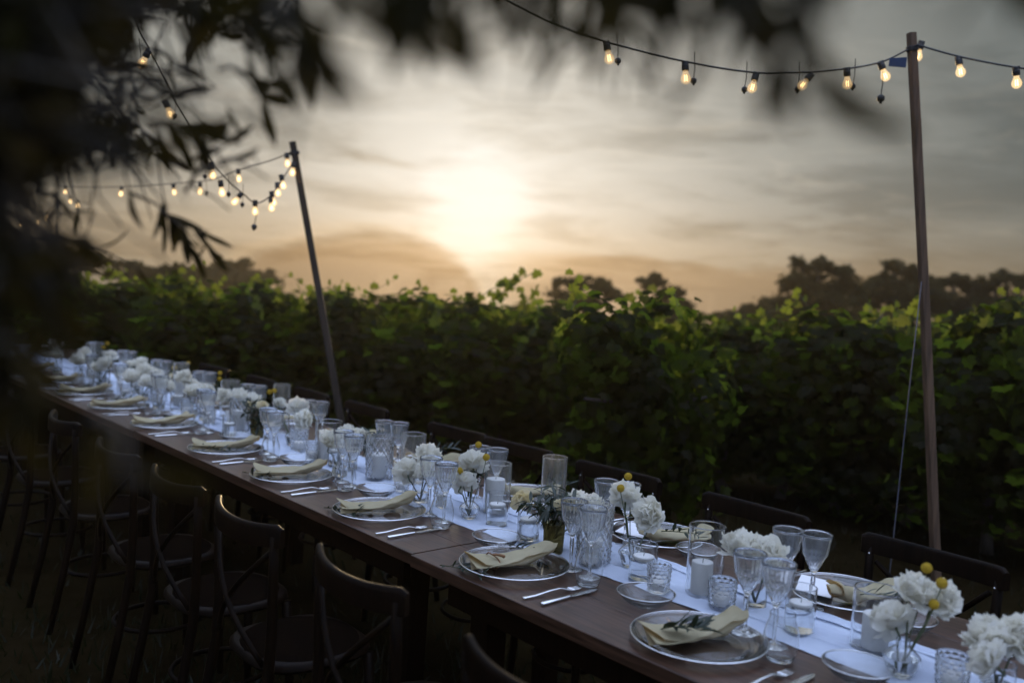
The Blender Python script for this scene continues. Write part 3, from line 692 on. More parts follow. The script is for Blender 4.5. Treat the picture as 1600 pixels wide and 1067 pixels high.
# brown cord round one napkin
t = thing('leather_lace', 'thin brown leather cord tied round the napkin right of the table joint', 'cord', T(1.985, 1.815, PZ+.028), NW)
b = MB(); b.tube([(-.052 + .004*math.sin(3*a), .046*math.cos(a), .021*math.sin(a)) for a in [2*PI*i/28 for i in range(29)]], .0022, 6, False); ob('loop', b.mesh('loop', M['cord_brown']), t)
b = MB(); b.tube([(-.052 + .019*math.cos(a)*(1-.05*a), -.034 + .012*math.sin(a) - .006, .022 + .003*a) for a in [1.2*PI*i/14 for i in range(15)]], [.0052-.00022*i for i in range(15)], 6); ob('curl', b.mesh('curl', M['cord_brown']), t)

# ------------------------------------------------------------------ candle glasses
hurricane(1.02, 2.17, .057, .150, 'wide glass candle cylinder at right, in front of the yellow-dotted peonies'); candle(1.015, 2.16, .031, .085, 'short white pillar candle in the rightmost wide cylinder')
hurricane(1.50, 2.125, .051, .200, 'tall clear glass candle cylinder left of the hydrangea-like peonies'); candle(1.505, 2.12, .030, .090, 'white pillar candle in the tall clear cylinder at right')
hurricane(2.24, 2.245, .044, .250, 'tallest dusty glass cylinder, in front of a dark chair back', 1)
hurricane(2.49, 2.205, .050, .185, 'glass cylinder right of the three-button peonies', 1); candle(2.495, 2.20, .035, .120, 'tall white pillar candle right of the three-button peonies')
hurricane(3.03, 2.21, .051, .205, 'dusty glass cylinder behind the cluster of white peonies at centre', 1)
hurricane(3.575, 2.135, .059, .180, 'wide glass cylinder with a pale rim left of the lattice glass'); candle(3.58, 2.13, .036, .120, 'white pillar candle left of the lattice glass')
hurricane(4.28, 2.27, .044, .255, 'dusty cylinder behind two small yellow buttons', 1)
hurricane(4.88, 2.265, .052, .205, 'dusty short cylinder at left beside the yellow buttons', 1); candle(4.65, 2.17, .030, .07, 'small pillar candle beside the swirl glass', .006)
hurricane(5.37, 2.18, .046, .255, 'tall pale lantern cylinder in the left third', 1); candle(5.37, 2.18, .036, .16, 'tall white candle in the lantern cylinder at left')
hurricane(6.80, 2.12, .044, .255, 'leftmost tall pale lantern cylinder', 1); candle(6.80, 2.12, .035, .16, 'tall white candle in the leftmost lantern cylinder')
hurricane(7.48, 2.06, .050, .205, 'dusty cylinder at the far left edge', 1)
lattice(1.87, 2.065, .050, .185, 'lattice crystal glass behind the near wine glasses at centre right'); candle(1.87, 2.065, .032, .07, 'white pillar candle inside the lattice glass at centre right', .0152)
lattice(3.16, 2.135, .052, .180, 'lattice crystal glass in the middle, with a white candle'); candle(3.16, 2.135, .035, .095, 'white pillar candle inside the middle lattice glass', .0152)
lattice(4.42, 2.11, .047, .175, 'swirl-cut glass with a white candle, left of the dark greens', True); candle(4.42, 2.11, .034, .10, 'white pillar candle inside the swirl-cut glass', .0152)
lattice(5.55, 2.12, .047, .18, 'swirl-cut glass behind the far left wine glasses', True)
votive(1.41, 2.085, .038, .078, 'hobnail votive beside the tall clear cylinder'); votive(1.585, 2.03, .033, .082, 'hobnail votive left of the tall clear cylinder')
votive(.80, 2.09, .036, .080, 'hobnail votive at the bottom right edge'); votive(2.65, 2.07, .028, .125, 'tall hobnail votive behind the near wine glasses at centre')
votive(3.83, 2.13, .042, .098, 'wide hobnail votive under the drooping peony'); votive(3.60, 2.07, .029, .088, 'narrow hobnail votive beside the wide-rimmed cylinder')
votive(2.93, 2.09, .030, .07, 'low votive under the centre peonies'); votive(5.0, 2.07, .034, .09, 'hobnail votive at the left among blurred peonies')
float_glass(1.19, 2.11, .038, .118, 'water tumbler right of the two near wine glasses'); float_glass(1.685, 2.08, .041, .108, 'water tumbler in front of the two-button peonies')
float_glass(2.15, 2.05, .037, .120, 'water tumbler under the yellow rose'); float_glass(2.365, 2.10, .038, .112, 'water tumbler right of the three-button vase')
float_glass(3.46, 2.105, .030, .108, 'narrow water tumbler beside the wide-rimmed cylinder'); float_glass(5.16, 2.08, .040, .11, 'water tumbler among blurred glasses at left', .7)
float_glass(1.97, 2.19, .038, .10, 'water tumbler behind the rose greenery'); float_glass(4.3, 2.0, .034, .10, 'water tumbler left of the dark greens')

# ------------------------------------------------------------------ flowers in vases
vase(.905, 2.07, .042, .085, 'round bottle vase at the right with three peonies', 'bottle', .5)
B0 = (.905, 2.07, TH+.02)
peony(.915, 2.135, .945, (.90, 2.075, TH+.02), 'upper white peony of the rightmost bottle vase', 25, 60, 1.0)
peony(.955, 2.105, .872, (.91, 2.065, TH+.02), 'lower front white peony of the rightmost bottle vase', 55, 190, 1.08)
peony(.865, 2.175, .930, (.905, 2.07, TH+.02), 'right-hand white peony of the rightmost bottle vase', 50, 20, .95)
craspedia(.905, 2.16, .992, B0, 'yellow button on top of the rightmost vase'); craspedia(.86, 2.14, .972, B0, 'yellow button at the right of the rightmost vase'); craspedia(.865, 2.12, .925, B0, 'low yellow button half hidden in the rightmost peonies')
vase(.72, 2.13, .036, .08, 'tumbler vase at the right edge under a big peony')
peony(.745, 2.13, .895, (.72, 2.13, TH+.02), 'big peony touching the right edge of the photo', 20, 200, 1.2); peony(.69, 2.16, .90, (.72, 2.13, TH+.02), 'peony cut off by the right edge', 40, 0, 1.15)
peony(.73, 2.08, .86, (.72, 2.13, TH+.02), 'lower peony at the right edge', 60, 220, 1.0)
vase(1.37, 2.185, .031, .10, 'water glass vase behind the two near wine glasses', 'tumbler', .7)
peony(1.385, 2.12, .932, (1.37, 2.185, TH+.02), 'white peony seen over the left near wine glass', 20, 160, 1.15); peony(1.31, 2.135, .925, (1.37, 2.185, TH+.02), 'white peony seen over the right near wine glass', 35, 330, 1.1)
peony(1.40, 2.20, .91, (1.37, 2.185, TH+.02), 'half hidden peony behind the near wine glasses', 30, 80, 1.0)
vase(1.79, 2.15, .041, .088, 'bottle vase with the two-button peonies', 'bottle', .5); B1 = (1.79, 2.15, TH+.02)
peony(1.875, 2.205, .958, B1, 'upper left peony of the two-button vase', 45, 170, 1.12); peony(1.765, 2.185, .918, B1, 'lower right peony of the two-button vase', 65, 310, 1.15)
craspedia(1.90, 2.24, 1.005, B1, 'yellow button standing above the two-button peonies'); craspedia(1.855, 2.155, .985, B1, 'yellow button in front of the two-button peonies')
def amber(u, n, label):
    def fn(a, z): return .0007*math.sin(a*9+z*300)*math.sin(a*5-z*210)
    b = cup(.031, .035, .095, .0024, .010, 60, fn, 22)
    tag(ob('mercury_vase', b.mesh('mercury_vase', M['amber']), None, T(u, n, TH+.006)), label, 'vase', 'speckled amber vases')
amber(2.02, 2.04, 'speckled amber glass vase with greenery and roses at centre right'); greens(2.06, 2.055, .838, 'dark olive greenery spilling from the amber vase at centre right', seed=2, spread=.10, ls=1.15); greens(2.08, 2.10, .85, 'olive greenery between the yellow rose and the amber vase', seed=12, spread=.07)
rose(2.245, 2.10, .872, (2.03, 2.05, TH+.06), 'yellow rose leaning left out of the amber vase', 42, -65, 1.3); rose(2.02, 2.075, .905, (2.02, 2.04, TH+.05), 'cream rose behind the left near wine glass at centre right', 25, 170, 1.05)
peony(1.955, 2.135, .912, (2.02, 2.04, TH+.05), 'white peony above the lattice glass at centre right', 20, 0, 1.05); peony(2.03, 2.15, .915, (2.02, 2.04, TH+.05), 'pale peony behind the cream rose', 35, 120, .8)
vase(2.48, 2.07, .038, .075, 'round bottle vase with the three-button peonies', 'bottle', .55); B2 = (2.48, 2.07, TH+.02)
peony(2.535, 2.12, .948, B2, 'upper white peony of the three-button vase', 40, 190, 1.1); peony(2.535, 2.085, .878, B2, 'lower peony of the three-button vase, behind the wine glasses', 60, 150, 1.05); peony(2.58, 2.17, .925, B2, 'pale peony hidden behind the three-button peonies', 30, 90, .85)
craspedia(2.54, 2.145, 1.005, B2, 'yellow button on top of the three-button vase'); craspedia(2.475, 2.13, .972, B2, 'yellow button at the right of the three-button vase'); craspedia(2.535, 2.06, .918, B2, 'lowest yellow button of the three-button vase')
vase(2.75, 2.05, .031, .09, 'straight tumbler vase left of the near wine glasses at centre')
peony(2.76, 2.085, .938, (2.75, 2.05, TH+.02), 'upper white peony of the centre tumbler vase', 25, 160, 1.1); peony(2.80, 2.015, .875, (2.75, 2.05, TH+.02), 'lower left peony of the centre tumbler vase', 60, 200, 1.1); peony(2.73, 2.04, .885, (2.75, 2.05, TH+.02), 'middle peony of the centre tumbler vase', 50, 260, .95)
vase(3.36, 2.12, .03, .09, 'tumbler vase behind the wine glasses left of the lattice glass'); peony(3.44, 2.15, .905, (3.36, 2.12, TH+.02), 'white peony over the wine glasses left of the lattice glass', 15, 200, 1.1, False); peony(3.36, 2.17, .895, (3.36, 2.12, TH+.02), 'peony left of the lattice glass, partly hidden', 30, 30, 1.0, False)
vase(3.97, 2.17, .036, .085, 'bottle vase with the drooping peony', 'bottle', .5); B3 = (3.97, 2.17, TH+.02)
peony(4.05, 2.24, .93, B3, 'upper part peony of the drooping pair', 50, 200, 1.15); peony(3.93, 2.20, .885, B3, 'drooping white peony above the wide votive', 85, 300, 1.2); peony(4.22, 2.23, .925, B3, 'pale bud-like peony left of the drooping pair', 30, 150, .85, False)
craspedia(4.28, 2.20, .975, B3, 'left yellow button of the drooping peony vase'); craspedia(4.25, 2.21, .985, B3, 'right yellow button of the drooping peony vase')
amber(4.22, 2.11, 'speckled amber vase with dark greens left of centre'); greens(4.24, 2.11, .85, 'dark greens in the amber vase left of centre', seed=5); greens(4.20, 2.10, .80, 'lower dark greens hanging from the amber vase left of centre', spread=.05, seed=6)
rose(4.20, 2.12, .925, (4.22, 2.11, TH+.05), 'pale rose in the dark greens left of centre', 25, 200, 1.0); rose(4.36, 2.13, .90, (4.22, 2.11, TH+.05), 'second pale rose left in the dark greens', 35, 120, .9)
vase(4.80, 2.09, .034, .09, 'blurred tumbler vase in the left third'); 
peony(4.84, 2.03, .915, (4.80, 2.09, TH+.02), 'blurred white peony, left one of three in a row', 20, 150, 1.15, False); peony(4.79, 2.09, .922, (4.80, 2.09, TH+.02), 'blurred white peony, middle one of three in a row', 20, 60, 1.1, False); peony(4.70, 2.15, .905, (4.80, 2.09, TH+.02), 'blurred cream peony, right one of three in a row', 40, 330, 1.1, False)
craspedia(4.92, 2.22, 1.0, (4.80, 2.09, TH+.02), 'upper yellow button at the short dusty cylinder'); craspedia(4.90, 2.21, .97, (4.80, 2.09, TH+.02), 'lower yellow button at the short dusty cylinder')
vase(5.64, 2.05, .036, .09, 'blurred tumbler vase under the big peony cluster at left')
peony(5.66, 2.07, .94, (5.64, 2.05, TH+.02), 'top peony of the big blurred cluster at left', 15, 0, 1.3, False); peony(5.63, 1.98, .905, (5.64, 2.05, TH+.02), 'left peony of the big blurred cluster', 40, 200, 1.25, False); peony(5.70, 2.15, .90, (5.64, 2.05, TH+.02), 'right peony of the big blurred cluster', 40, 20, 1.2, False); peony(5.52, 2.03, .89, (5.64, 2.05, TH+.02), 'lower front peony of the big blurred cluster', 50, 240, 1.1, False)
craspedia(5.53, 2.20, .965, (5.64, 2.05, TH+.02), 'left small yellow button beside the lantern cylinder'); craspedia(5.46, 2.26, 1.0, (5.64, 2.05, TH+.02), 'small yellow button behind the lantern cylinder')
vase(6.45, 2.09, .034, .09, 'blurred vase near the left edge'); greens(6.40, 2.05, .86, 'blurred dark greens near the left edge', seed=9)
peony(6.50, 2.14, .945, (6.45, 2.09, TH+.02), 'blurred peony above the far left wine glass', 20, 60, 1.15, False); peony(6.55, 1.95, .915, (6.45, 2.09, TH+.02), 'beige-looking blurred peony near the left edge', 20, 200, 1.3, False)
craspedia(6.52, 2.10, 1.0, (6.45, 2.09, TH+.02), 'small yellow button over the far left wine glass'); craspedia(6.6, 2.15, 1.02, (6.45, 2.09, TH+.02), 'second small yellow button near the left edge')
vase(7.1, 1.97, .034, .09, 'faint vase at the left edge'); peony(6.95, 1.92, .92, (7.1, 1.97, TH+.02), 'faint peony at the left edge', 20, 200, 1.2, False); peony(7.15, 1.90, .91, (7.1, 1.97, TH+.02), 'fainter peony at the left edge', 20, 100, 1.2, False); peony(7.45, 2.05, .94, (7.1, 1.97, TH+.02), 'greenish peony at the far left edge', 20, 20, 1.2, False)
# more of the blurred centrepieces at the far left
for (u, n, k, w) in ((4.56, 2.18, 2, 'right of the three peonies in a row'), (5.05, 2.12, 3, 'left of the three peonies in a row'), (5.28, 2.02, 2, 'in front of the tall lantern cylinder'), (5.95, 2.12, 3, 'left of the big blurred cluster'), (6.25, 1.99, 2, 'before the far left greenery'), (6.75, 2.02, 3, 'under the leftmost lantern cylinder'), (3.28, 2.02, 1, 'between the wide-rimmed cylinder and the lattice glass')):
    vase(u, n, .033, .09, 'small blurred vase ' + w)
    for j in range(k):
        peony(u + rnd(-.07, .07), n + rnd(-.06, .06), .885 + .03*j + rnd(0, .02), (u, n, TH+.02), ['white', 'second white', 'highest white'][j] + ' blurred peony ' + w, rnd(15, 55), rnd(0, 360), rnd(1.05, 1.25), False)
votive(4.68, 2.06, .034, .085, 'hobnail votive before the three blurred peonies'); votive(5.82, 2.02, .034, .085, 'hobnail votive left of the blurred big cluster'); votive(6.1, 2.16, .036, .09, 'faint hobnail votive near the left edge')
greens(5.90, 2.15, .84, 'blurred dark greens left of the big peony cluster', seed=14); greens(4.62, 2.19, .86, 'small olive greens beside the short dusty cylinder', spread=.06, seed=15)
greens(2.60, 2.16, .86, 'thin olive tips behind the three-button peonies', spread=.07, seed=16); greens(3.34, 2.19, .84, 'thin olive tips left of the lattice glass', spread=.07, seed=17)

# ------------------------------------------------------------------ poles and string lights
def pole(top, bot, w, label, wood='pole'):
    t = thing('light_pole', label, 'pole', bot, 0, 'wooden poles carrying the lights'); A = top - bot
    b = MB(); d = A.normalized(); x = Vector((1, .15, 0)); x = (x - d*x.dot(d)).normalized(); y = d.cross(x); vs = []
    N = 9; rp = random.Random(int(w*1000))
    for i in range(N):
        q = i/(N-1); bo = x*.006*math.sin(q*3.1)
        ww = w*(1.06-.10*q)/2
        for (sx, sy) in ((-1,-.82),(-.82,-1),(.82,-1),(1,-.82),(1,.82),(.82,1),(-.82,1),(-1,.82)): vs.append(A*q + bo + x*(sx*ww) + y*(sy*ww))
    fs = [(i*8+k, i*8+(k+1) % 8, (i+1)*8+(k+1) % 8, (i+1)*8+k) for i in range(N-1) for k in range(8)] + [tuple(range(7,-1,-1)), tuple((N-1)*8+k for k in range(8))]
    b.add(vs, fs); ob('shaft', b.mesh('shaft', M[wood], False), t)
    b = MB(); c = A - d*.065
    for s in range(3): b.tube([c - d*(s*.007) + x*((w*.62)*math.cos(a)*1.12) + y*((w*.62)*math.sin(a)*1.12) for a in [2*PI*i/12 for i in range(13)]], .0036, 6, False)
    ob('lashing', b.mesh('lashing', M['cord']), t)
    return t
PR_T, PR_B = far_pt(1424, 52, 4.3), far_pt(1467, 1003, 4.3); PR_B.z = 0
PL_T, PL_B = far_pt(457, 222, 6.0), far_pt(557, 804, 6.0); PL_B.z = 0
pole(PR_T, PR_B, .036, 'leaning square wooden pole at the right holding the lights')
pole(PL_T, PL_B, .043, 'slanting wooden pole left of the sun holding the lights', 'pole_dark')
b = MB(); b.tube([far_pt(1440, 440, 4.27), far_pt(1420, 615, 4.15), far_pt(1395, 850, 3.97), far_pt(1379, 1000, 3.86)], .0028, 5)
tag(ob('guy_rope', b.mesh('guy_rope', M['rope'])), 'thin pale guy rope slanting down from the right pole', 'rope')
GB = MB(); GB.lathe([(0, -.066), (.009, -.0648), (.0175, -.0590), (.0235, -.0490), (.0250, -.0405), (.0232, -.0310), (.0175, -.0190), (.0138, -.0100), (.0125, -.004), (.0125, 0),
                     (.0118, 0), (.0118, -.004), (.0131, -.0100), (.0168, -.0190), (.0224, -.0310), (.0242, -.0405), (.0227, -.0490), (.0169, -.0585), (.0085, -.0641), (0, -.0652)], 20)
GB = GB.mesh('bulb_glass', M['bulbglass'])
FB = MB()
for k in range(4):
    a = k*PI/2 + .4; FB.tube([(.0065*math.cos(a), .0065*math.sin(a), -.020), (.0075*math.cos(a), .0075*math.sin(a), -.050)], .0016, 5)
FB = FB.mesh('filament', FILA)
SB = MB(); SB.lathe([(0, .040), (.010, .040), (.013, .034), (.013, .026), (.018, .022), (.0185, .004), (.0165, -.004), (.0128, -.005), (0, -.005)], 14); SB.box((-.016, -.007, .024), (.016, .007, .042))
SB = SB.mesh('socket', M['cord'], True, 40)
CB = MB(); CB.lathe([(0, -.126), (.005, -.126), (.006, -.120), (.0135, -.114), (.0145, -.106), (.0135, -.098), (.005, -.091), (0, -.091)], 12); CB.tube([(0, 0, -.092), (.004, 0, -.05), (0, 0, .03)], .0022, 5)
CB = CB.mesh('socket_cap', M['cord'], True, 50)
def string_light(label, path, bulbs, capoff=.036, cw=.0042, lit=True):
    # path: survey points of the cord; bulbs: survey points where the sockets hang
    pts = [far_pt(*p) for p in path]; t = thing('string_lights', label, 'string lights', pts[0], 0, 'strings of filament bulbs')
    dense = []
    for i in range(len(pts)-1):
        p0 = pts[max(i-1, 0)]; p1 = pts[i]; p2 = pts[i+1]; p3 = pts[min(i+2, len(pts)-1)]
        for k in range(6):
            q = k/6; dense.append(.5*((2*p1) + (p2-p0)*q + (2*p0-5*p1+4*p2-p3)*q*q + (3*p1-p0-3*p2+p3)*q**3))
    dense.append(pts[-1])
    b = MB(); b.tube([p - pts[0] for p in dense], cw, 6); ob('cable', b.mesh('cable', M['cord']), t)
    for i, (px, py, dp, sw, cap) in enumerate(bulbs):
        p = far_pt(px, py, dp) - pts[0]
        rx, ry = R(sw), R(rnd(-14, 14))
        s = ob('socket', SB, t, p - Vector((0, 0, .031)), (ry, -rx, 0), .86)
        ob('bulb', GB, s, (0, 0, -.004)); ob('filament', FB, s, (0, 0, -.006))
        if cap:
            cx = capoff*cap
            ob('socket_cap', CB, t, p + Vector((cx, .012, .022 if abs(cap) > .5 else -.035)), (R(rnd(-6, 6)), R(rnd(-8, 8)), 0), .9 if abs(cap) > .5 else 1.2)
    return t
string_light('string of filament bulbs hanging left of the right pole', [(770, -10, 3.75), (860, 35, 3.8), (945, 65, 3.85), (1072, 97, 3.95), (1182, 114, 4.05), (1262, 113, 4.12), (1323, 108, 4.18), (1378, 97, 4.25), (1418, 78, 4.27)],
             [(950, 66, 3.85, 14, 1), (1072, 98, 3.95, 6, 1), (1180, 114, 4.05, -14, -1), (1262, 113, 4.12, -38, -1), (1324, 108, 4.18, 10, 1), (1380, 97, 4.25, 24, .1), ])
string_light('string of filament bulbs running right from the right pole', [(1432, 70, 4.27), (1500, 89, 4.2), (1590, 106, 4.1), (1700, 118, 4.0), (1850, 110, 3.9)],
             [(1438, 66, 4.37, -10, 0), (1500, 90, 4.2, 8, 0), (1589, 106, 4.1, 14, 0), (1690, 117, 4.0, 0, 1)])
string_light('sagging string of bulbs from the left pole into the olive tree', [(461, 240, 5.96), (455, 258, 5.95), (444, 276, 5.9), (434, 292, 5.87), (424, 305, 5.83), (410, 315, 5.8), (397, 317, 5.75), (380, 303, 5.6), (362, 288, 5.45), (330, 252, 5.2), (283, 175, 4.7), (245, 100, 4.4), (218, 48, 4.2), (190, -20, 4.05)],
             [(459, 254, 5.95, -6, 0), (449, 240, 5.98, 10, 0), (441, 274, 5.9, 14, 0), (434, 286, 5.88, 10, 0), (426, 300, 5.83, 14, 0), (424, 309, 5.82, 10, 0), (399, 314, 5.75, 0, .2), (373, 300, 5.55, -34, .6), (346, 283, 5.3, 8, 1), (331, 255, 5.2, 10, -1), (262, 158, 4.65, 25, 1), (228, 78, 4.3, -30, -1)])
string_light('thin string of bulbs from the left pole towards the dark tree', [(456, 238, 5.98), (420, 252, 6.2), (372, 266, 6.5), (330, 281, 6.9), (272, 287, 7.6), (190, 292, 8.6), (120, 292, 9.6), (40, 285, 10.8)],
             [(373, 265, 6.5, 6, 0), (313, 286, 7.0, 0, 1), (272, 288, 7.6, 8, 0), (190, 292, 8.6, -6, 0), (102, 290, 9.9, 0, 0)], cw=.004)
string_light('far string of tiny bulbs at the left edge', [(140, 318, 11.5), (122, 314, 11.7), (110, 306, 12), (102, 292, 12.1), (96, 270, 12.2)], [(122, 314, 11.7, 0, 0), (110, 307, 12, 0, 0)], cw=.004)
string_light('lowest far string of tiny bulbs at the left edge', [(92, 318, 12.3), (73, 332, 12.6), (58, 339, 13), (33, 346, 13.4), (0, 345, 13.8), (-60, 330, 14.5)], [(73, 333, 12.6, 0, 0), (58, 340, 13, 0, 0), (33, 347, 13.4, 0, 0), (0, 345, 13.8, 0, 0)], cw=.004)
b = MB(); c = far_pt(1403, 97, 4.24); b.add([(-.04,-.008,.012),(.035,-.012,.02),(.04,.004,-.022),(-.038,.006,-.02),(-.04,-.002,.012),(.035,-.006,.02),(.04,.010,-.022),(-.038,.012,-.02)], [(0,1,2,3),(7,6,5,4),(0,4,5,1),(1,5,6,2),(2,6,7,3),(3,7,4,0)])
tag(ob('cord_tag', b.mesh('cord_tag', M['tag'], False), None, c), 'small blue tag on the cord beside the right pole', 'tag')

# ------------------------------------------------------------------ vines
def vine_leaf(m, s=.06):
    out = []; lob = [(0, 0), (-.30, -.22), (-.62, -.10), (-.98, .16), (-.66, .36), (-.82, .86), (-.40, .82), (0, 1.30)]
    pts = lob + [(-x, y) for x, y in lob[-2:0:-1]]
    vs = [(x*s, y*s, -.25*s*(x*x) - .10*s*max(0, y)**2) for x, y in pts]; c = len(vs); vs.append((0, .42*s, .05*s))
    fs = [(i, (i+1) % c, c) for i in range(c)]; return vs, fs
VLv, VLf = vine_leaf(None)
def leaf_at(b, p, nrm, s, rr):
    z = nrm.normalized(); x = z.orthogonal().normalized(); y = z.cross(x); a = rr.uniform(0, 6.3)
    dn = Vector((0, 0, -1)); y2 = dn - z*dn.dot(z)
    if y2.length > .2: y2.normalize(); y2 = (y2 + x*rr.uniform(-.6, .6)).normalized(); x2 = y2.cross(z)
    else: x2, y2 = x, y
    o = len(b.v)
    for v in VLv: b.v.append(tuple(p + x2*(v[0]*s) + y2*(v[1]*s) + z*(v[2]*s)))
    b.f += [tuple(i+o for i in f) for f in VLf]
def vine_foliage(seed, n=3000, hx=.62, hy=.42, z0=.25, z1=1.5):
    r_ = random.Random(seed); b = MB()
    lumps = [(r_.uniform(-.5, .5), r_.uniform(-.25, .25), r_.uniform(z0+.1, z1), r_.uniform(.22, .38)) for _ in range(20)]
    for i in range(n):
        if i % 5 == 0:
            p = Vector((r_.uniform(-hx, hx), r_.uniform(-hy, hy)*.8, r_.uniform(z0, z1))); nrm = Vector((p.x*.6, p.y, (p.z-1.1)*.7)) + Vector((r_.gauss(0, .5), r_.gauss(0, .5), r_.gauss(0, .3)))
        else:
            L = lumps[i % 20]; dv = Vector((r_.gauss(0, 1), r_.gauss(0, 1), r_.gauss(0, 1))).normalized(); q = r_.uniform(.55, 1.08)
            p = Vector(L[:3]) + Vector((dv.x, dv.y*.85, dv.z))*L[3]*q; nrm = dv + Vector((r_.gauss(0, .4), r_.gauss(0, .4), r_.gauss(.15, .3)))
        if p.z < .06: continue
        leaf_at(b, p, nrm, r_.uniform(.65, 1.15), r_)
    for k in range(3):                        # hanging shoots
        x, y, z = r_.uniform(-hx, hx), r_.choice((-1, 1))*hy*.9, r_.uniform(.9, 1.3)
        for j in range(10): leaf_at(b, Vector((x + r_.gauss(0, .04), y + r_.gauss(0, .04), z - j*.075)), Vector((r_.gauss(0, .4), -1, r_.gauss(0, .4))), r_.uniform(.5, .9), r_)
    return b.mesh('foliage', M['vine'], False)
FOL = [vine_foliage(20+i) for i in range(4)]
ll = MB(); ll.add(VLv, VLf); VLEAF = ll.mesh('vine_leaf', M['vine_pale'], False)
def trunk_mesh(seed):
    r_ = random.Random(seed); b = MB(); pts = [Vector((0,0,0))]
    for k in range(1, 7): pts.append(Vector((pts[-1].x + r_.gauss(0, .03), pts[-1].y + r_.gauss(0, .03), k*.15)))
    b.tube(pts, [.045, .036, .034, .030, .033, .028, .02], 8)
    for s in (-1, 1): b.tube([pts[-2], pts[-1] + Vector((s*.15, 0, .06)), pts[-1] + Vector((s*.5, 0, .10))], [.02, .014, .008], 6)
    return b.mesh('trunk', M['bark'])
TRK = [trunk_mesh(i) for i in range(3)]
vr = random.Random(11); vcount = [0]
def vine(px, depth, ytop, label, group, sx=1.0, sy=1.0, shoots=5, leaves=True):
    base = far_pt(px, 500, depth); topz = far_pt(px, ytop, depth).z; base.z = 0
    k = vcount[0]; vcount[0] += 1; sc = max(.75, topz/1.80)
    t = thing('grape_vine', label, 'grape vine', base, 0, group)
    rz = vr.uniform(-.6, .6) + (PI if k % 2 else 0)
    fo = ob('foliage', FOL[k % 4], t, None, (0, 0, rz), (sx*1.02, sy, sc)); fo['kind'] = 'stuff'
    ob('trunk', TRK[k % 3], t, None, (0, 0, rz), (1, 1, 1))
    for s in range(shoots):
        x0, y0 = vr.uniform(-.55, .55)*sx, vr.uniform(-.3, .3)*sy; L = vr.uniform(.06, .24)
        pts = [Vector((x0, y0, topz-.30)), Vector((x0+vr.gauss(0,.06), y0+vr.gauss(0,.06), topz-.22+L*.6)), Vector((x0+vr.gauss(0,.14), y0+vr.gauss(0,.14), topz-.16+L))]
        b = MB(); b.tube(pts, [.004, .003, .0015], 5); sh = ob('shoot', b.mesh('shoot', M['stem']), t)
        if leaves:
            nl = int(4 + L*14)
            for j in range(nl):
                q = j/(nl-1); p_ = pts[0].lerp(pts[1], q*2) if q < .5 else pts[1].lerp(pts[2], q*2-1)
                ob('leaf', VLEAF, sh, p_ + Vector((vr.gauss(0, .02), vr.gauss(0, .02), 0)), (R(vr.uniform(60, 125)), R(vr.uniform(-25, 25)), vr.uniform(0, 6.3)), (1.15-.55*q)*vr.uniform(.8, 1.2))
front = [(40, 9.2, 430), (185, 9.0, 436), (325, 8.8, 424), (455, 8.6, 446), (585, 8.4, 446), (700, 8.2, 476), (790, 8.0, 458), (885, 7.9, 508),
         (1000, 5.3, 450), (1150, 7.4, 492), (1240, 7.3, 522), (1335, 6.9, 466), (1440, 6.7, 486), (1575, 6.0, 462), (1720, 5.6, 478)]
vw = ['at the far left edge under the olive branches', 'at left behind the blurred olive branches', 'left of the slanting pole', 'behind the slanting pole', 'right of the slanting pole', 'below and left of the setting sun', 'right below the sun with tall shoots', 'left of the dark bush in the middle',
      'rounded dark bush nearest the camera in the middle', 'in the gap right of the dark middle bush', 'low one below the biggest far tree', 'left of the right pole', 'behind the right pole', 'at the right edge', 'cut off by the right edge']
for (px, dp, yt), w in zip(front, vw):
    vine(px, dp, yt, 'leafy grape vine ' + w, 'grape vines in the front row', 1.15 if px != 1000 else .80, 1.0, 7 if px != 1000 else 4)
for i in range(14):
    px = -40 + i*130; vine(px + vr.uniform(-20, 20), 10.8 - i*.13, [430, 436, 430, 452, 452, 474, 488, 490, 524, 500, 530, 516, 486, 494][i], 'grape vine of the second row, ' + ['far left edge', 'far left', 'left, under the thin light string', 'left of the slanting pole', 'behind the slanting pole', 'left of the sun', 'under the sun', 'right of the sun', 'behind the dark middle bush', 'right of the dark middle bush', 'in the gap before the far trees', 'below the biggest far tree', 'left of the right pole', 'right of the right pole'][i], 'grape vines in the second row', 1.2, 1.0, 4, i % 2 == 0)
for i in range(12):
    px = 0 + i*150; vine(px + vr.uniform(-20, 20), 13.6, [428, 430, 440, 446, 470, 466, 500, 512, 522, 516, 486, 490][i], 'grape vine of the third row, ' + ['far left edge', 'far left', 'left', 'by the slanting pole', 'left of the sun', 'below the sun', 'right of the sun', 'behind the middle bush', 'in the gap', 'below the biggest far tree', 'behind the right pole', 'right edge'][i], 'grape vines in the third row', 1.4, 1.2, 2, False)
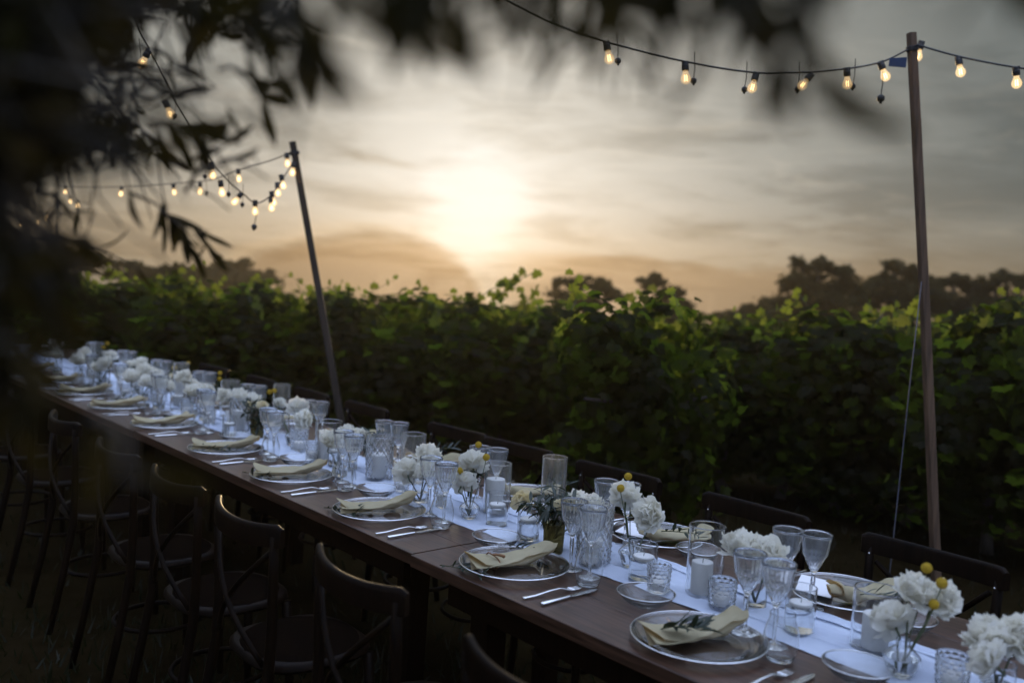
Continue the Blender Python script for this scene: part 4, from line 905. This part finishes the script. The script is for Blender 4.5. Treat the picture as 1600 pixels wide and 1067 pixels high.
# tall shoots against the sky right of the sun
t = thing('grape_vine', 'tall vine shoot with single leaves standing against the sky right of the sun', 'grape vine', far_pt(790, 500, 8.35), 0, 'grape vines in the front row'); t.location.z = 0
o0 = t.location.copy()
for (pa, n) in (([(770, 470), (790, 452), (812, 436), (832, 428)], 10), ([(745, 478), (752, 462), (775, 448), (800, 442)], 9), ([(985, 470), (1000, 462), (1010, 455)], 5), ([(720, 486), (735, 470), (748, 466)], 6)):
    pts = [far_pt(x, y, 8.35) - o0 for x, y in pa]; b = MB(); b.tube([Vector((pts[0].x, pts[0].y, pts[0].z-.4))] + pts, .004, 5); sh = ob('shoot', b.mesh('shoot', M['stem']), t)
    for j in range(n):
        q = j/(n-1)*(len(pts)-1); i = min(int(q), len(pts)-2); p_ = pts[i].lerp(pts[i+1], q-i)
        ob('leaf', VLEAF, sh, p_ + Vector((vr.gauss(0, .03), vr.gauss(0, .03), vr.gauss(-.01, .03))), (R(vr.uniform(60, 120)), R(vr.uniform(-30, 30)), vr.uniform(0, 6.3)), vr.uniform(.65, 1.15))
b = MB(); b.tube([(0,0,0), (-.05,0,.5), (.03,0,1.1)], [.02,.014,.006], 6); ob('trunk', b.mesh('trunk', M['bark']), t)

# ------------------------------------------------------------------ far trees
fr = random.Random(5)
def far_tree(px, depth, clumps, label, leaf=.30, n=1500, open_=1.0):
    base = far_pt(px, 500, depth); base.z = ground_z(depth); t = thing('far_tree', label, 'tree', base, 0, 'trees beyond the vineyard'); b = MB(); cs = []
    for (cx, cy_, rx, rz_) in clumps:         # clump middles and half sizes as surveyed
        c = far_pt(cx, cy_, depth) - base; k = depth/F_PX; cs.append(c)
        m_ = int(n*rx*rz_/700)+160
        subs = []
        for _ in range(14):
            dv = Vector((fr.gauss(0, 1), fr.gauss(0, 1), fr.gauss(0, 1))).normalized()*fr.uniform(.2, 1.0); subs.append((c + Vector((dv.x*rx*k, dv.y*rx*k*.8, dv.z*rz_*k)), fr.uniform(.16, .46)))
        for i in range(m_):
            s0, q = subs[i % 14]; dv = Vector((fr.gauss(0, 1), fr.gauss(0, 1), fr.gauss(0, 1))).normalized()*(fr.uniform(.5, 1)*q if i % 6 else fr.uniform(.9, 1.7)*q)
            p = s0 + Vector((dv.x*rx*k, dv.y*rx*k, dv.z*rz_*k*1.15)); x = Vector((fr.gauss(0, 1), fr.gauss(0, 1), fr.gauss(0, 1))).normalized(); y = x.orthogonal().normalized()
            s = leaf*fr.uniform(.5, 1.1)*depth/45*open_; o_ = len(b.v); b.v += [tuple(p-x*s*.5), tuple(p+y*s*.28), tuple(p+x*s*.5), tuple(p-y*s*.28)]; b.f.append((o_, o_+1, o_+2, o_+3))
    f_ = ob('crown', b.mesh('crown', M['far'], False), t); f_['kind'] = 'stuff'
    b = MB(); m0 = sum(cs, Vector())/len(cs); b.tube([Vector((0, 0, -.2)), Vector((m0.x*.3, 0, m0.z*.5)), Vector((m0.x*.8, m0.y*.8, m0.z*.85))], [.22, .16, .1], 7)
    for c in cs: b.tube([Vector((m0.x*.3, 0, m0.z*.5)), c*.8 + m0*.15, c], [.12, .07, .03], 5)
    ob('trunk', b.mesh('trunk', M['bark']), t)
far_tree(915, 30, [(893, 444, 26, 15), (938, 446, 28, 14), (960, 462, 20, 10), (905, 470, 40, 22)], 'flat-topped tree right of the sun, behind the vines')
far_tree(1040, 29, [(1020, 440, 26, 11), (1045, 458, 24, 14), (1070, 478, 18, 12), (1035, 492, 45, 25)], 'leaning tree behind the dark middle bush')
far_tree(1285, 28, [(1250, 412, 18, 12), (1282, 420, 26, 14), (1318, 428, 24, 13), (1242, 442, 28, 18), (1270, 448, 34, 22), (1330, 455, 34, 22), (1285, 468, 70, 28), (1205, 482, 42, 18), (1170, 492, 40, 14), (1265, 502, 110, 25)], 'biggest dark tree, left of the right pole')
far_tree(1405, 30, [(1396, 416, 20, 11), (1372, 438, 26, 16), (1425, 428, 20, 14), (1352, 462, 30, 20), (1405, 466, 60, 32), (1445, 460, 30, 20)], 'dark tree directly behind the right pole')
far_tree(1490, 31, [(1462, 446, 22, 14), (1490, 438, 24, 11), (1520, 450, 26, 15), (1490, 480, 60, 30)], 'low dark tree right of the right pole')
far_tree(1575, 30, [(1548, 444, 26, 16), (1572, 432, 16, 10), (1600, 442, 24, 14), (1580, 478, 55, 32)], 'dark tree at the right edge')
far_tree(1660, 30, [(1640, 440, 40, 20), (1700, 450, 50, 26)], 'dark tree beyond the right edge')
far_tree(1150, 36, [(1180, 492, 40, 12), (1120, 497, 40, 10)], 'distant low bushes in the gap between the vines')
far_tree(355, 48, [(365, 418, 34, 13), (315, 426, 34, 12), (405, 430, 26, 10), (345, 436, 80, 16)], 'distant rounded tree clump left of the slanting pole', .34)
far_tree(235, 38, [(215, 418, 36, 14), (270, 424, 30, 12), (240, 436, 70, 18)], 'dim tree clump behind the olive branches at left', .32)
far_tree(110, 36, [(90, 405, 50, 20), (140, 412, 40, 18), (20, 400, 50, 22)], 'dim tree at the far left horizon', .32)
# ------------------------------------------------------------------ olive tree over the camera
ol = random.Random(21)
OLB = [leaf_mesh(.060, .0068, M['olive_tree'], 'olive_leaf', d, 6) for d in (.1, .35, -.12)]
tr = thing('olive_tree', 'dark olive tree at the left whose blurred leaves hang into the top of the picture', 'olive tree', (-3.0, 2.3, 0))
tb = tr.location.copy()
b = MB(); b.tube([(0,0,-.1), (.05,.0,.5), (-.03,.05,1.0), (.10,.0,1.5), (.25,-.1,1.9)], [.26, .20, .17, .16, .13], 12); ob('trunk', b.mesh('trunk', M['bark']), tr)
nleaf = [0]; FOLB = MB()
GAPS = [(245, 100), (253, 172), (346, 300), (272, 297), (190, 300), (102, 297), (72, 338), (33, 352), (372, 272), (400, 325), (420, 305), (440, 280), (240, 60), (165, 145), (480, 55), (350, 130), (170, 390)]
def to_px(w):
    v = w - Vector((0, 0, CAM_H)); cp, sn = math.cos(PITCH), math.sin(PITCH); zz = cp*v.y + sn*v.z
    if zz < .05: return (-9e9, 0, 1)
    a, b_ = v.x/zz, (-sn*v.y + cp*v.z)/zz; c, s_ = math.cos(ROLL), math.sin(ROLL)
    return 800 + F_PX*(c*a + s_*b_), 533.5 - F_PX*(-s_*a + c*b_), zz
def put_leaf(parent, p, e, s):
    if parent is None:
        qx, qy, qz = to_px(tb + p + e.to_matrix() @ Vector((0, .03*s, 0)) if hasattr(e, 'to_matrix') else tb + p + e @ Vector((0, .03*s, 0)))
        if any(abs(qx-gx) < 34 + 16/qz and abs(qy-gy) < 34 + 16/qz for gx, gy in GAPS) and ol.random() < .93: return
    if nleaf[0] < 290 and parent is not None:
        nleaf[0] += 1; ob('leaf', OLB[nleaf[0] % 3], parent, p, e.to_euler(), s)
    else:
        me = OLB[ol.randrange(3)]; Mx = Matrix.Translation(p) @ e.to_4x4() @ Matrix.Scale(s, 4); o_ = len(FOLB.v)
        FOLB.v += [tuple(Mx @ v.co) for v in me.vertices]; FOLB.f += [tuple(i+o_ for i in f.vertices) for f in me.polygons]
def twig(a, c, nl, near=False, s0=1.0, sag=.03):
    A, Cc = far_pt(*a) - tb, far_pt(*c) - tb; L = (Cc-A).length
    pts = [A.lerp(Cc, q) + Vector((0, 0, -sag*4*q*(1-q)*-.5)) + Vector((ol.gauss(0, .006),)*3)*(1 if 0 < q < 1 else 0) for q in (0, .2, .4, .6, .8, 1)]
    b = MB(); b.tube(pts, [.0028, .0026, .0022, .0019, .0015, .0009], 5)
    tw = ob('twig', b.mesh('twig', M['bark']), tr) if near else None
    if not near: FTW.add(b.v, b.f)
    d = (Cc-A).normalized(); side = d.orthogonal().normalized()
    for k in range(nl):
        q = (k+.5)/nl; i = min(int(q*5), 4); p = pts[i].lerp(pts[i+1], q*5-i)
        ph = (k % 2)*PI + (k//2 % 2)*PI/2 + ol.uniform(-.5, .5); out = Matrix.Rotation(ph, 3, d) @ side
        y = (d*ol.uniform(.35, 1.0) + out*ol.uniform(.5, 1.0) + Vector((0, 0, -.25))).normalized(); x = y.cross(Vector((ol.gauss(0,1), ol.gauss(0,1), ol.gauss(0,1)))).normalized(); z = x.cross(y)
        put_leaf(tw, p, Matrix((x, y, z)).transposed(), s0*ol.uniform(.7, 1.15))
FTW = MB()
near_twigs = [((430, -70, .42), (490, 140, .40), 9), ((480, -70, .46), (440, 110, .45), 8), ((540, -90, .42), (620, 20, .42), 8), ((620, -100, .44), (580, 40, .45), 7), ((690, -100, .42), (740, 10, .42), 7), ((760, -110, .48), (700, 0, .5), 6),
    ((800, -80, .55), (872, 75, .54), 9), ((850, -80, .5), (920, 40, .5), 8), ((900, -70, .62), (990, 130, .60), 10), ((900, -90, .42), (830, 10, .42), 7), ((960, -100, .42), (1040, 30, .42), 7), ((1000, -90, .5), (950, 20, .5), 7),
    ((1060, -90, .42), (1110, 60, .42), 7), ((1130, -90, .40), (1070, 0, .40), 6), ((1150, -80, .40), (1225, 120, .38), 8), ((1200, -90, .38), (1268, 170, .37), 8), ((1290, -130, .38), (1310, -30, .38), 5),
    ((1500, -140, .34), (1545, -30, .34), 4), ((1040, -120, .38), (1010, 20, .38), 6), ((640, -110, .40), (680, 0, .40), 6), ((1130, -110, .6), (1180, 20, .6), 7)]
for a, c, k in near_twigs: twig(a, c, k, True, .80, .01)
for (a, c, k) in (((-60, 470, .50), (20, 560, .50), 7), ((-40, 380, .6), (80, 440, .6), 6), ((60, 330, .7), (115, 440, .7), 5), ((-60, 560, .45), (30, 545, .45), 6), ((150, 640, .42), (245, 750, .42), 2), ((-50, 520, .6), (40, 600, .6), 8), ((-70, 600, .5), (20, 640, .5), 7), ((-80, 500, .5), (10, 500, .5), 7), ((-60, 640, .6), (30, 580, .6), 7), ((-60, 430, .5), (10, 470, .5), 6)): twig(a, c, k, True, .85, .01)
# the mass of the crown at the left
n_t = 0
while n_t < 520:
    px, py = ol.uniform(-260, 430), ol.uniform(-260, 400)
    lim = 330 - .42*py if py > 0 else 420
    if py > 260: lim = 130 + (400-py)*.5
    edge = lim - px
    if edge < ol.uniform(-60, 110): continue
    if ol.random() > (1 if edge > 150 else .7): continue
    dp = ol.uniform(.5, 1.0) if px < 60 else ol.uniform(.7, 1.6); n_t += 1
    a = ol.uniform(-.6, 1.9); L = ol.uniform(.14, .30)*F_PX/dp
    twig((px - math.cos(a)*L*.6, py - math.sin(a)*L*.6, dp + ol.uniform(-.1, .1)), (px + math.cos(a)*L*.4, py + math.sin(a)*L*.4, dp), 12, False, ol.uniform(.7, 1.0))
for (a, c) in (((300, 250, 1.25), (405, 262, 1.2)), ((290, 300, 1.25), (390, 210, 1.2)), ((260, 250, 1.3), (360, 330, 1.3)), ((330, 60, 1.0), (460, 40, .95)), ((340, 110, 1.1), (410, 160, 1.1)), ((380, -40, 1.0), (520, 50, .95)), ((200, 300, 1.4), (300, 390, 1.4)), ((60, 300, 1.3), (160, 400, 1.35)), ((250, 330, 1.4), (330, 400, 1.5)), ((420, -60, .9), (420, 60, .9)), ((300, 0, 1), (390, 90, 1.0)), ((350, -30, .9), (470, 70, .9)), ((230, 200, 1.2), (350, 230, 1.2)), ((310, 270, 1.1), (420, 280, 1.15))):
    twig(a, c, 12, False, 1.0)
def twig_w(A, Cc, nl, s0):                    # the same by place instead of direction
    d = (Cc-A).normalized(); side = d.orthogonal().normalized(); FTW.tube([A, A.lerp(Cc, .5), Cc], [.003, .002, .001], 4)
    for k in range(nl):
        p = A.lerp(Cc, (k+.5)/nl); ph = (k % 2)*PI + ol.uniform(-.9, .9); out = Matrix.Rotation(ph, 3, d) @ side
        y = (d*ol.uniform(.3, 1.0) + out + Vector((0, 0, -.25))).normalized(); x = y.cross(Vector((ol.gauss(0,1), ol.gauss(0,1), ol.gauss(0,1)))).normalized(); z = x.cross(y)
        me = OLB[ol.randrange(3)]; Mx = Matrix.Translation(p) @ Matrix((x, y, z)).transposed().to_4x4() @ Matrix.Scale(s0*ol.uniform(.8, 1.2), 4); o_ = len(FOLB.v)
        FOLB.v += [tuple(Mx @ v.co) for v in me.vertices]; FOLB.f += [tuple(i+o_ for i in f.vertices) for f in me.polygons]
for k in range(520):                          # unseen crown added to keep overhead light off the left near chairs
    q = Vector((ol.uniform(-4.6, .1), ol.uniform(.2, 3.3), 0)); q.z = 2.75 + ol.uniform(0, 1.1) + .12*(q.x+2)*-1
    if q.y > 2.9 + .2*q.x*-1: continue
    pxy = to_px(q)
    if pxy[1] > -70 and pxy[0] > 250: continue
    twig_w(q - tb, q - tb + Vector((ol.uniform(-.3, .3), ol.uniform(-.3, .3), ol.uniform(-.22, .05))), 14, 1.25)
for k in range(40):                           # more of the same crown above and behind, out of the frame
    px, py, dp = ol.uniform(-900, 900), ol.uniform(-900, -180), ol.uniform(1.0, 2.4)
    twig((px, py, dp), (px + ol.uniform(-150, 150), py + ol.uniform(0, 160), dp), 10, False, 1.1)
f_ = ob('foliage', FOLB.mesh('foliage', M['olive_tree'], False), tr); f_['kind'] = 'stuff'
f_ = ob('twigs', FTW.mesh('twigs', M['bark']), tr); f_['kind'] = 'stuff'
for pa in ([(.25,-.1,1.9), (.9,-.5,2.4), (1.7,-1.1,2.55), (2.6,-1.6,2.45), (3.2,-1.75,2.25)], [(.2,0,1.8), (.7,-.1,2.2), (1.3,-.4,2.35), (1.9,-.7,2.3)], [(.15,0,1.7), (.6,-.25,1.95), (1.2,-.6,2.05), (1.75,-.85,2.02)], [(.1,0,1.5), (-.3,.5,2.1), (-.5,.9,2.8)], [(.25,-.1,1.9), (.5,.1,2.6), (.9,.1,3.2)], [(1.7,-1.1,2.55), (2.4,-1.3,2.6), (3.3,-1.5,2.3), (3.9,-1.75,2.12)]):
    b = MB(); b.tube(pa, [.075, .05, .035, .022, .010][:len(pa)] if len(pa) == 5 else [.06, .045, .028, .012][:len(pa)], 8); ob('branch', b.mesh('branch', M['bark']), tr)


# ------------------------------------------------------------------ evening haze
m, nt, o = mat('evening haze'); pv = nt.nodes.new('ShaderNodeVolumePrincipled'); pv.inputs['Density'].default_value = .0010; pv.inputs['Anisotropy'].default_value = .6; pv.inputs['Color'].default_value = (1, .87, .66, 1)
nt.links.new(pv.outputs[0], o.inputs['Volume'])
b = MB(); b.box((-170, -70, -4.6), (170, 150, 9)); hz_ = ob('haze', b.mesh('haze', m, False)); hz_['kind'] = 'stuff'
